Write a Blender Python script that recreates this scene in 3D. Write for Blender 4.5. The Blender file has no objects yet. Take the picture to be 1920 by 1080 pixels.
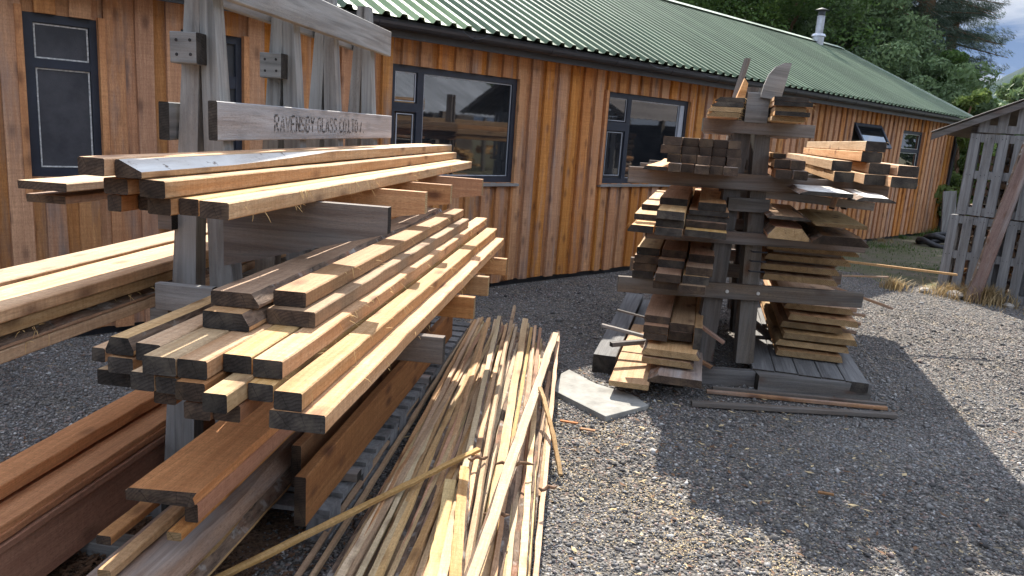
import bpy, math, random, bmesh
import numpy as np
from mathutils import Vector, Matrix, noise as mnoise
R_ = math.radians
random.seed(7); rng = np.random.default_rng(7)
scene = bpy.context.scene
col = scene.collection

# ------------------------------------------------------------------ camera
cd = bpy.data.cameras.new('camera'); cam = bpy.data.objects.new('camera', cd); col.objects.link(cam)
cd.sensor_width = 36.0; cd.lens = 1420.0 / 1920.0 * 36.0; cd.clip_start = .05; cd.clip_end = 6000
TH, RO = R_(11.9), R_(3.9)
f0 = Vector((0, math.cos(TH), -math.sin(TH))); r0 = Vector((1, 0, 0)); u0 = r0.cross(f0)
cx = r0 * math.cos(RO) + u0 * math.sin(RO); cy = -r0 * math.sin(RO) + u0 * math.cos(RO)
m = Matrix((cx, cy, -f0)).transposed().to_4x4(); m.translation = (0, 0, 1.65)
cam.matrix_world = m; scene.camera = cam

# ------------------------------------------------------------------ sky, sun, exposure
SUN_AZ, SUN_EL = R_(-4), R_(42.3)
w = bpy.data.worlds.new("World"); scene.world = w; w.use_nodes = True
nt = w.node_tree; N = nt.nodes; Lk = nt.links
for n in list(N): N.remove(n)
out = N.new('ShaderNodeOutputWorld'); bg = N.new('ShaderNodeBackground'); sky = N.new('ShaderNodeTexSky')
sky.sky_type = 'NISHITA'; sky.sun_disc = False; sky.sun_elevation = SUN_EL; sky.sun_rotation = SUN_AZ
sky.air_density = 1.0; sky.dust_density = .6; sky.ozone_density = 1.5
tc = N.new('ShaderNodeTexCoord'); mp = N.new('ShaderNodeMapping'); mp.inputs['Scale'].default_value = (2.2, 2.2, 11.0)
mp.inputs['Location'].default_value = (.35, .1, .42)
nz = N.new('ShaderNodeTexNoise'); nz.inputs['Scale'].default_value = 1.5; nz.inputs['Detail'].default_value = 7; nz.inputs['Roughness'].default_value = .55; nz.inputs['Distortion'].default_value = .5
cr = N.new('ShaderNodeValToRGB'); cr.color_ramp.elements[0].position = .40; cr.color_ramp.elements[1].position = .56
nz2 = N.new('ShaderNodeTexNoise'); nz2.inputs['Scale'].default_value = 2.4; nz2.inputs['Detail'].default_value = 5
cr2 = N.new('ShaderNodeValToRGB'); cr2.color_ramp.elements[0].position = .3; cr2.color_ramp.elements[1].position = .7
cr2.color_ramp.elements[0].color = (2.6, 3.2, 4.3, 1); cr2.color_ramp.elements[1].color = (6.8, 7.0, 7.5, 1)
mx = N.new('ShaderNodeMixRGB')
Lk.new(tc.outputs['Generated'], mp.inputs['Vector']); Lk.new(mp.outputs[0], nz.inputs['Vector']); Lk.new(mp.outputs[0], nz2.inputs['Vector'])
sx_ = N.new('ShaderNodeSeparateXYZ'); Lk.new(tc.outputs['Generated'], sx_.inputs[0])
lowr = N.new('ShaderNodeMapRange'); lowr.inputs['From Min'].default_value = .22; lowr.inputs['From Max'].default_value = .42; Lk.new(sx_.outputs['Z'], lowr.inputs['Value'])
cr3 = N.new('ShaderNodeValToRGB'); cr3.color_ramp.elements[0].position = .40; cr3.color_ramp.elements[1].position = .58      # heavier, greyer cloud low in the sky
cr3.color_ramp.elements[0].color = (.38, .62, 1.15, 1); cr3.color_ramp.elements[1].color = (1.75, 1.85, 2.05, 1)
inv = N.new('ShaderNodeMath'); inv.operation = 'SUBTRACT'; inv.inputs[0].default_value = 1.0; Lk.new(lowr.outputs[0], inv.inputs[1])
cov = N.new('ShaderNodeMath'); cov.operation = 'MAXIMUM'; Lk.new(cr.outputs[0], cov.inputs[0]); Lk.new(inv.outputs[0], cov.inputs[1])
cmix = N.new('ShaderNodeMixRGB'); Lk.new(lowr.outputs[0], cmix.inputs[0]); Lk.new(cr3.outputs[0], cmix.inputs[1])
Lk.new(nz.outputs['Fac'], cr.inputs[0]); Lk.new(nz.outputs['Fac'], cr3.inputs[0]); Lk.new(cov.outputs[0], mx.inputs[0]); Lk.new(sky.outputs[0], mx.inputs[1])
Lk.new(nz2.outputs['Fac'], cr2.inputs[0]); Lk.new(cr2.outputs[0], cmix.inputs[2]); Lk.new(cmix.outputs[0], mx.inputs[2]); Lk.new(mx.outputs[0], bg.inputs['Color'])
bg.inputs['Strength'].default_value = .15; Lk.new(bg.outputs[0], out.inputs[0])
sd = bpy.data.lights.new('sun', 'SUN'); so = bpy.data.objects.new('sun', sd); col.objects.link(so)
sd.energy = 4.8; sd.angle = R_(.55); sd.color = (1, .94, .84)
sv = Vector((math.sin(SUN_AZ) * math.cos(SUN_EL), math.cos(SUN_AZ) * math.cos(SUN_EL), math.sin(SUN_EL)))
so.rotation_euler = sv.to_track_quat('Z', 'Y').to_euler()
scene.view_settings.view_transform = 'Standard'; scene.view_settings.look = 'None'
scene.view_settings.exposure = 1.45; scene.view_settings.gamma = 1
scene.cycles.max_bounces = 6; scene.cycles.diffuse_bounces = 3; scene.cycles.glossy_bounces = 3

# ------------------------------------------------------------------ helpers
def tag(o, label=None, cat=None, group=None, kind=None):
    if label: o['label'] = label
    if cat: o['category'] = cat
    if group: o['group'] = group
    if kind: o['kind'] = kind
    return o
def empty(name, loc=(0, 0, 0), rz=0.0):
    o = bpy.data.objects.new(name, None); col.objects.link(o); o.location = loc; o.rotation_euler = (0, 0, rz)
    o.empty_display_size = .1
    return o
class MB:
    def __init__(s): s.v = []; s.f = []; s.m = []
    def add(s, vs, fs, mi=0):
        b = len(s.v); s.v += [tuple(v) for v in vs]
        for i, f in enumerate(fs):
            s.f.append(tuple(b + k for k in f)); s.m.append(mi if isinstance(mi, int) else mi[i])
    def box(s, x0, x1, y0, y1, z0, z1, mi=0, M=None):
        vs = [Vector((x, y, z)) for z in (z0, z1) for y in (y0, y1) for x in (x0, x1)]
        if M is not None: vs = [M @ v for v in vs]
        s.add(vs, [(0, 2, 3, 1), (4, 5, 7, 6), (0, 1, 5, 4), (2, 6, 7, 3), (0, 4, 6, 2), (1, 3, 7, 5)], mi)
    def prism(s, poly, axis, a, b, mi=0, M=None):
        # poly: 2D points; axis 'x','y','z' extruded from a to b
        def P(p, t):
            if axis == 'x': return Vector((t, p[0], p[1]))
            if axis == 'y': return Vector((p[0], t, p[1]))
            return Vector((p[0], p[1], t))
        n = len(poly); vs = [P(p, a) for p in poly] + [P(p, b) for p in poly]
        if M is not None: vs = [M @ v for v in vs]
        fs = [tuple(range(n))[::-1], tuple(range(n, 2 * n))] + [(i, (i + 1) % n, n + (i + 1) % n, n + i) for i in range(n)]
        s.add(vs, fs, mi)
    def tube(s, pts, r, n=8, mi=0):
        pts = [Vector(p) for p in pts]; rs = r if isinstance(r, (list, tuple)) else [r] * len(pts); base = len(s.v)
        for i, p in enumerate(pts):
            d = (pts[min(i + 1, len(pts) - 1)] - pts[max(i - 1, 0)]).normalized()
            a = d.orthogonal().normalized() if abs(d.z) > .95 else d.cross(Vector((0, 0, 1))).normalized(); b = d.cross(a)
            for k in range(n):
                t = 2 * math.pi * k / n; s.v.append(tuple(p + (a * math.cos(t) + b * math.sin(t)) * rs[i]))
        for i in range(len(pts) - 1):
            for k in range(n):
                s.f.append((base + i * n + k, base + i * n + (k + 1) % n, base + (i + 1) * n + (k + 1) % n, base + (i + 1) * n + k)); s.m.append(mi)
        s.f.append(tuple(base + k for k in range(n))[::-1]); s.m.append(mi)
        s.f.append(tuple(base + (len(pts) - 1) * n + k for k in range(n))); s.m.append(mi)
    def build(s, name, mats, parent=None, loc=None, smooth=False, fix=True):
        me = bpy.data.meshes.new(name); me.from_pydata(s.v, [], s.f)
        for mt in (mats if isinstance(mats, (list, tuple)) else [mats]): me.materials.append(mt)
        me.polygons.foreach_set('material_index', s.m)
        if smooth: me.polygons.foreach_set('use_smooth', [True] * len(s.f))
        if fix:
            bm = bmesh.new(); bm.from_mesh(me); bmesh.ops.recalc_face_normals(bm, faces=bm.faces); bm.to_mesh(me); bm.free()
        me.update(); o = bpy.data.objects.new(name, me); col.objects.link(o)
        if parent is not None: o.parent = parent
        if loc is not None: o.location = loc
        return o
def npmesh(name, V, F, mats, parent=None, mi=None, smooth=False):
    V = np.asarray(V, np.float32); F = np.asarray(F, np.int32); k = F.shape[1]
    me = bpy.data.meshes.new(name); me.vertices.add(len(V)); me.vertices.foreach_set('co', V.ravel())
    me.loops.add(F.size); me.loops.foreach_set('vertex_index', F.ravel()); me.polygons.add(len(F))
    me.polygons.foreach_set('loop_start', np.arange(0, F.size, k, dtype=np.int32)); me.polygons.foreach_set('loop_total', np.full(len(F), k, np.int32))
    for mt in (mats if isinstance(mats, (list, tuple)) else [mats]): me.materials.append(mt)
    if mi is not None: me.polygons.foreach_set('material_index', np.asarray(mi, np.int32))
    if smooth: me.polygons.foreach_set('use_smooth', np.ones(len(F), bool))
    me.update(calc_edges=True); me.validate()
    o = bpy.data.objects.new(name, me); col.objects.link(o)
    if parent is not None: o.parent = parent
    return o

# ------------------------------------------------------------------ materials
class NT:
    def __init__(s, name):
        s.m = bpy.data.materials.new(name); s.m.use_nodes = True; s.t = s.m.node_tree; s.n = s.t.nodes; s.l = s.t.links
        s.b = s.n['Principled BSDF']
    def node(s, typ, **kw):
        n = s.n.new('ShaderNode' + typ)
        for k, v in kw.items():
            if k in n.inputs.keys(): s.set(n, k, v)
            else: setattr(n, k, v)
        return n
    def set(s, n, k, v):
        if isinstance(v, bpy.types.NodeSocket): s.l.new(v, n.inputs[k])
        else: n.inputs[k].default_value = v
    def coord(s, scale=(1, 1, 1), rnd=True, island=False, out='Object'):
        tc = s.node('TexCoord'); v = tc.outputs[out]
        if rnd or island:
            r = s.rand(island); mul = s.math('MULTIPLY', r, 37.0)
            c = s.node('CombineXYZ'); s.l.new(mul, c.inputs[0]); s.l.new(mul, c.inputs[1]); s.l.new(mul, c.inputs[2])
            a = s.node('VectorMath', operation='ADD'); s.l.new(v, a.inputs[0]); s.l.new(c.outputs[0], a.inputs[1]); v = a.outputs[0]
        mp = s.node('Mapping'); mp.inputs['Scale'].default_value = scale; s.l.new(v, mp.inputs['Vector']); return mp.outputs[0]
    def rand(s, island=False):
        if island: return s.node('NewGeometry').outputs['Random Per Island']
        return s.node('ObjectInfo').outputs['Random']
    def math(s, op, a, b=0.0, clamp=False):
        n = s.node('Math', operation=op); n.use_clamp = clamp
        for i, v in enumerate((a, b)):
            if isinstance(v, bpy.types.NodeSocket): s.l.new(v, n.inputs[i])
            else: n.inputs[i].default_value = v
        return n.outputs[0]
    def noise(s, vec, scale=1.0, detail=4, rough=.55, dist=0.0):
        n = s.node('TexNoise'); s.l.new(vec, n.inputs['Vector']); n.inputs['Scale'].default_value = scale
        n.inputs['Detail'].default_value = detail; n.inputs['Roughness'].default_value = rough; n.inputs['Distortion'].default_value = dist
        return n.outputs['Fac']
    def ramp(s, fac, stops):
        n = s.node('ValToRGB'); s.l.new(fac, n.inputs[0]); e = n.color_ramp.elements
        while len(e) < len(stops): e.new(.5)
        for k, (p, c) in enumerate(stops):
            e[k].position = p; e[k].color = (c, c, c, 1) if not isinstance(c, tuple) else (*c, 1)
        return n.outputs[0]
    def mix(s, fac, a, b, mode='MIX'):
        n = s.node('MixRGB', blend_type=mode)
        for k, v in zip((0, 1, 2), (fac, a, b)):
            if isinstance(v, bpy.types.NodeSocket): s.l.new(v, n.inputs[k])
            else: n.inputs[k].default_value = v if k == 0 else (*v, 1)
        return n.outputs[0]
    def hsv(s, c, h=.5, sat=1.0, v=1.0):
        n = s.node('HueSaturation'); s.l.new(c, n.inputs['Color'])
        for k, x in (('Hue', h), ('Saturation', sat), ('Value', v)): s.set(n, k, x)
        return n.outputs[0]
    def bump(s, h, dist=.002, strength=1.0):
        n = s.node('Bump'); s.l.new(h, n.inputs['Height']); n.inputs['Distance'].default_value = dist; n.inputs['Strength'].default_value = strength
        s.l.new(n.outputs[0], s.b.inputs['Normal'])
    def done(s, c, rough=.8, spec=.25):
        if isinstance(c, bpy.types.NodeSocket): s.l.new(c, s.b.inputs['Base Color'])
        else: s.b.inputs['Base Color'].default_value = (*c, 1)
        s.set(s.b, 'Roughness', rough); s.b.inputs['Specular IOR Level'].default_value = spec
        return s.m

def wood(name, light, dark, knot=(.09, .04, .02), grain=.55, saw=.35, weather=0.0, wcol=(.30, .29, .28), var=.22, island=False, axis='x', knots=1.0, bump=.0012, mottled=.35, huevar=.02):
    """sawn timber, grain along the local axis"""
    s = NT(name)
    def sc(a, b):   # a along the grain, b across it
        return (a, b, b) if axis == 'x' else (b, b, a)
    g1 = s.noise(s.coord(sc(1.3, 30), island=island), 1.0, 6, .6, .9)
    g2 = s.noise(s.coord(sc(.8, 9), island=island), 1.0, 3, .5, 1.6)
    fine = s.noise(s.coord(sc(7, 240), island=island), 1.0, 3, .7)
    blot = s.noise(s.coord(sc(1.6, 5), island=island), 1.0, 4, .6)
    c = s.mix(s.ramp(g1, [(.36, 0.0), (.66, 1.0)]), light, dark)
    band = s.ramp(s.math('FRACT', s.math('MULTIPLY', g2, 9.0)), [(0, 0.0), (.72, .25), (.93, 1.0), (1, .1)])
    c = s.mix(s.math('MULTIPLY', band, grain), c, dark)
    c = s.mix(s.math('MULTIPLY', s.ramp(fine, [(.35, 0.0), (.7, 1.0)]), .38), c, tuple(x * .58 for x in dark))
    fuzz = s.noise(s.coord((60, 150, 150) if axis == 'x' else (150, 150, 60), island=island), 1.0, 4, .75)
    c = s.mix(s.math('MULTIPLY', s.ramp(fuzz, [(.48, 0.0), (.66, 1.0)]), .52), c, tuple(x * .50 for x in dark))
    streak = s.noise(s.coord(sc(.9, 14), island=island), 1.0, 5, .7, .4)
    c = s.mix(s.math('MULTIPLY', s.ramp(streak, [(.56, 0.0), (.66, 1.0)]), .30), c, tuple(x * .42 for x in dark))
    # saw marks across the board
    sv = s.coord(sc(75, 3), island=island); sm = s.noise(sv, 1.0, 2, .6, .3)
    smr = s.ramp(sm, [(.42, 0.0), (.62, 1.0)])
    c = s.mix(s.math('MULTIPLY', smr, saw * .55), c, tuple(x * .60 for x in dark))
    # blotches
    c = s.mix(s.math('MULTIPLY', s.ramp(blot, [(.45, 0.0), (.72, 1.0)]), mottled), c, tuple(x * .7 for x in dark))
    # knots
    vo = s.node('TexVoronoi'); s.l.new(s.coord(sc(4.2, 9.0), island=island), vo.inputs['Vector']); vo.inputs['Scale'].default_value = 1.0
    vo.inputs['Randomness'].default_value = 1.0
    kd = s.ramp(vo.outputs['Distance'], [(.10, 1.0), (.20, .45), (.30, 0.0)])
    c = s.mix(s.math('MULTIPLY', kd, .85 * knots, clamp=True), c, knot)
    if weather:
        wn = s.noise(s.coord(sc(1.1, 7), island=island), 1.0, 5, .6)
        wf = s.ramp(wn, [(max(.0, .62 - weather * .5), 0.0), (max(.05, .86 - weather * .5), 1.0)])
        wc = s.mix(s.ramp(g1, [(.35, 0.0), (.7, 1.0)]), wcol, tuple(x * .45 for x in wcol))
        c = s.mix(s.math('MULTIPLY', wf, .92), c, wc)
    r = s.rand(island)
    c = s.hsv(c, s.math('ADD', s.math('MULTIPLY', s.math('FRACT', s.math('MULTIPLY', r, 17.3)), huevar), .5 - huevar * .8), s.math('ADD', s.math('MULTIPLY', s.math('FRACT', s.math('MULTIPLY', r, 7.7)), .3), .85),
              s.math('ADD', s.math('MULTIPLY', s.math('FRACT', s.math('MULTIPLY', r, 3.1)), 2 * var), 1 - var))
    h = s.math('ADD', s.math('ADD', s.math('ADD', s.math('MULTIPLY', fine, .5), s.math('MULTIPLY', fuzz, .6)), s.math('MULTIPLY', sm, saw)), s.math('MULTIPLY', g1, .5))
    s.bump(h, bump * 2.2, .9)
    return s.done(c, .78, .22)

def endgrain(name, c1, c2, c3):
    s = NT(name); v = s.coord((1, 1, 1))
    tc = s.node('TexCoord'); ln = s.node('VectorMath', operation='LENGTH')
    off = s.node('VectorMath', operation='ADD'); s.l.new(tc.outputs['Object'], off.inputs[0]); off.inputs[1].default_value = (0, .06, .11)
    ml = s.node('VectorMath', operation='MULTIPLY'); s.l.new(off.outputs[0], ml.inputs[0]); ml.inputs[1].default_value = (0, 1, 1)
    s.l.new(ml.outputs[0], ln.inputs[0])
    rings = s.math('FRACT', s.math('ADD', s.math('MULTIPLY', ln.outputs['Value'], 105), s.math('MULTIPLY', s.noise(v, 25, 3), 2)))
    c = s.mix(s.ramp(s.noise(v, 22, 5, .7), [(.35, 0.0), (.68, 1.0)]), c1, c2)
    c = s.mix(s.math('MULTIPLY', s.ramp(rings, [(.4, 0.0), (1, 1.0)]), .6), c, tuple(x * .45 for x in c2))
    c = s.mix(s.math('MULTIPLY', s.ramp(s.noise(v, 9, 4, .6), [(.5, 0.0), (.72, 1.0)]), .6), c, c3)
    r = s.rand(); sp = s.node('SeparateXYZ'); s.l.new(off.outputs[0], sp.inputs[0]); an = s.math('ARCTAN2', sp.outputs['Y'], sp.outputs['Z'])
    ck = s.math('FRACT', s.math('ADD', s.math('MULTIPLY', an, 3.2), s.math('ADD', s.math('MULTIPLY', r, 9), s.math('MULTIPLY', s.noise(v, 30, 2), .35))))
    ck = s.math('MULTIPLY', s.ramp(ck, [(.0, 1.0), (.05, 0.0)]), s.ramp(s.noise(v, 17, 2), [(.42, 0.0), (.5, 1.0)]))
    c = s.mix(s.math('MULTIPLY', ck, .85), c, (.012, .010, .008))
    c = s.hsv(c, .5, 1.0, s.math('ADD', s.math('MULTIPLY', r, .6), .50))
    s.bump(s.noise(v, 130, 5, .7), .004, .8)
    return s.done(c, .9, .15)

M = {}
M['straw'] = wood('straw_timber', (.66, .46, .255), (.47, .28, .125), grain=.35, saw=.5, knots=.75, mottled=.25)
M['wstraw'] = wood('pale_waney_timber', (.70, .54, .32), (.50, .35, .18), grain=.35, saw=.55, knots=.8, mottled=.3)
M['pink'] = wood('pinkish_timber', (.56, .37, .215), (.39, .235, .125), grain=.4, saw=.6, knots=.8, mottled=.35)
M['larch'] = wood('larch_timber', (.40, .21, .09), (.25, .115, .045), grain=.5, saw=.4, mottled=.4)
M['orange'] = wood('orange_timber', (.56, .33, .15), (.39, .20, .085), grain=.4, saw=.4)
M['red'] = wood('red_brown_timber', (.74, .39, .19), (.54, .26, .12), grain=.4, saw=.35, knots=.5)
M['dark'] = wood('brown_timber', (.50, .31, .16), (.29, .165, .085), grain=.5, saw=.4, weather=.3)
M['grey'] = wood('half_weathered_timber', (.42, .31, .20), (.27, .18, .11), grain=.5, saw=.3, weather=.62, wcol=(.36, .35, .34))
M['greyslab'] = wood('greyed_slab_timber', (.40, .30, .21), (.26, .18, .12), grain=.8, saw=.1, weather=.32, wcol=(.40, .36, .32))
M['rack'] = wood('silver_grey_timber', (.30, .265, .225), (.185, .16, .135), knot=(.06, .05, .045), grain=.75, saw=.12, weather=.6, wcol=(.29, .285, .27), var=.18, bump=.002)
M['racklight'] = wood('sign_board_timber', (.46, .42, .38), (.30, .26, .23), knot=(.14, .12, .10), grain=.9, saw=.05, weather=.5, wcol=(.44, .43, .43), var=.05, bump=.002)
M['arm'] = wood('dark_brown_timber', (.25, .18, .125), (.145, .10, .07), grain=.6, saw=.2, weather=.5, wcol=(.20, .185, .17), bump=.002)
M['farpost'] = wood('old_sleeper_timber', (.21, .175, .14), (.115, .095, .078), grain=.7, saw=.1, weather=.5, wcol=(.19, .18, .17), bump=.003)
M['cladding'] = wood('cladding_timber', (.68, .36, .155), (.45, .205, .082), knot=(.07, .03, .02), grain=.6, saw=.5, weather=.2, wcol=(.27, .22, .20), var=.12, huevar=.006, island=True, axis='z', bump=.0015, mottled=.45, knots=.65)
M['palletwood'] = wood('grey_pallet_timber', (.21, .195, .175), (.13, .118, .105), knot=(.05, .04, .04), grain=.7, saw=.3, weather=.7, wcol=(.225, .22, .215), var=.25, island=True, axis='z', bump=.002)
M['endgrey'] = endgrain('grey_end_grain', (.078, .066, .056), (.030, .026, .023), (.15, .125, .095))  # dark ends: weathering plus the shade on them, both put into the colour
M['endbrown'] = endgrain('brown_end_grain', (.105, .072, .052), (.042, .031, .024), (.19, .13, .08))  # browner ends, likewise darkened for shade as well as weathering
M['endpale'] = endgrain('pale_end_grain', (.50, .34, .18), (.33, .21, .10), (.20, .13, .07))
def bark_mat():
    s = NT('bark'); v = s.coord((1, 1, 1)); a = s.noise(s.coord((9, 40, 40)), 1.0, 6, .7, .6)
    c = s.mix(s.ramp(a, [(.35, 0.0), (.65, 1.0)]), (.055, .038, .028), (.24, .165, .115))
    c = s.mix(s.ramp(s.noise(v, 14, 4), [(.56, 0.0), (.66, .8)]), c, (.33, .31, .28))
    c = s.mix(s.ramp(s.noise(v, 6, 3), [(.55, 0.0), (.68, .5)]), c, (.30, .13, .07))
    s.bump(a, .012, 1.0); return s.done(c, .9, .2)
M['bark'] = bark_mat()
def plain(name, c, rough=.6, spec=.4, metal=0.0, nscale=8.0, var=.25, bump=0.0, rnd=True):
    s = NT(name); v = s.coord((1, 1, 1), rnd=rnd); n = s.noise(v, nscale, 5, .65)
    cc = s.mix(s.ramp(n, [(.3, 0.0), (.7, 1.0)]), tuple(x * (1 - var) for x in c), tuple(min(1, x * (1 + var)) for x in c))
    if bump: s.bump(s.noise(v, nscale * 6, 4, .7), bump, .8)
    s.b.inputs['Metallic'].default_value = metal
    return s.done(cc, rough, spec)
M['black'] = plain('black_plastic', (.022, .024, .03), .45, .5)
M['frame'] = plain('dark_blue_frame_paint', (.018, .023, .036), .5, .4)
M['putty'] = plain('flaking_white_bead', (.50, .50, .48), .8, .2, nscale=60, var=.5)
M['steel'] = plain('stainless_flue', (.42, .43, .45), .38, .5, metal=1.0)
M['galv'] = plain('galvanised_bolt', (.60, .61, .62), .35, .5, metal=.9)
M['rubber'] = plain('black_rubber', (.018, .018, .02), .55, .4)
M['concrete'] = plain('paving_concrete', (.25, .24, .215), .9, .2, nscale=9, var=.28, bump=.0016)
M['ink'] = plain('stencil_ink', (.035, .032, .032), .9, .1, nscale=60, var=.5)
def worn_ink():
    s = NT('worn_stencil_ink'); n = s.noise(s.coord((14, 90, 90), rnd=False), 1.0, 5, .75)
    return s.done(s.mix(s.ramp(n, [(.46, 0.0), (.60, 1.0)]), (.055, .05, .048), (.36, .33, .31)), .9, .1)
M['wornink'] = worn_ink()
M['whiteplastic'] = plain('white_plastic', (.62, .63, .64), .5, .4)
M['blueplastic'] = plain('blue_plastic', (.02, .06, .22), .5, .4)
M['stone'] = plain('rough_stone', (.30, .27, .23), .9, .2, nscale=6, var=.4, bump=.01)
M['twig'] = plain('dry_bark_twig', (.17, .10, .06), .9, .15, nscale=30, var=.4, bump=.004)
M['fibre'] = plain('torn_wood_fibre', (.66, .44, .19), .8, .2)
def glass_mat():
    s = NT('dark_window_glass'); v = s.coord((1, 1, 1)); n = s.noise(v, 3.0, 3)
    s.bump(n, .0006, .5)
    s.b.inputs['IOR'].default_value = 1.9
    return s.done(s.mix(s.ramp(s.noise(v, 5, 4), [(.4, 0.0), (.7, 1.0)]), (.008, .010, .013), (.016, .018, .021)), .03, .5)
M['glass'] = glass_mat()
def obscured():
    s = NT('obscured_window_glass'); v = s.coord((1, 1, 1)); n = s.noise(v, 160.0, 3)
    s.bump(n, .002, .7); return s.done(s.mix(s.ramp(s.noise(v, 4, 5, .7), [(.35, 0.0), (.7, 1.0)]), (.035, .037, .044), (.07, .07, .078)), .45, .3)
M['obscure'] = obscured()
def roof_mat(name, c1, c2, rough=.55, spec=.3):
    s = NT(name); v = s.coord((1, 1, 1), rnd=False)
    a = s.noise(v, 1.2, 6, .7); b = s.noise(v, 34, 4, .7)
    c = s.mix(s.ramp(a, [(.35, 0.0), (.7, 1.0)]), c1, c2)
    c = s.mix(s.ramp(b, [(.58, 0.0), (.72, .55)]), c, (.22, .24, .18))
    c = s.mix(s.ramp(s.noise(v, 70, 2), [(.66, 0.0), (.7, .5)]), c, (.05, .06, .04))
    mpp = s.node('Mapping'); mpp.inputs['Scale'].default_value = (5.5, .35, .35); s.l.new(v, mpp.inputs['Vector']); c = s.mix(s.ramp(s.noise(mpp.outputs[0], 1.0, 5, .65), [(.42, 0.0), (.66, .55)]), c, tuple(x * 1.75 for x in c2)); mp2 = s.node('Mapping'); mp2.inputs['Scale'].default_value = (.95, .05, .05); s.l.new(v, mp2.inputs['Vector']); c = s.mix(s.ramp(s.noise(mp2.outputs[0], 1.0, 1, .5), [(.4, 0.0), (.6, .4)]), c, tuple(x * .6 for x in c1))
    return s.done(c, s.ramp(b, [(.3, rough - .08), (.8, rough + .3)]), spec)
M['roof'] = roof_mat('green_roof_sheet', (.072, .104, .060), (.096, .130, .078))
M['rooflight'] = roof_mat('pale_rooflight_sheet', (.19, .25, .13), (.25, .31, .18))
M['ridge'] = roof_mat('ridge_flashing', (.20, .25, .19), (.28, .32, .26))
M['tin'] = roof_mat('old_tin_sheet', (.26, .28, .31), (.36, .38, .42), .45)
M['rusttin'] = roof_mat('rusty_tin_sheet', (.26, .12, .07), (.33, .17, .10), .7)
M['oldroof'] = roof_mat('brown_roof_sheet', (.12, .105, .10), (.17, .15, .14), .7, .3)

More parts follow.
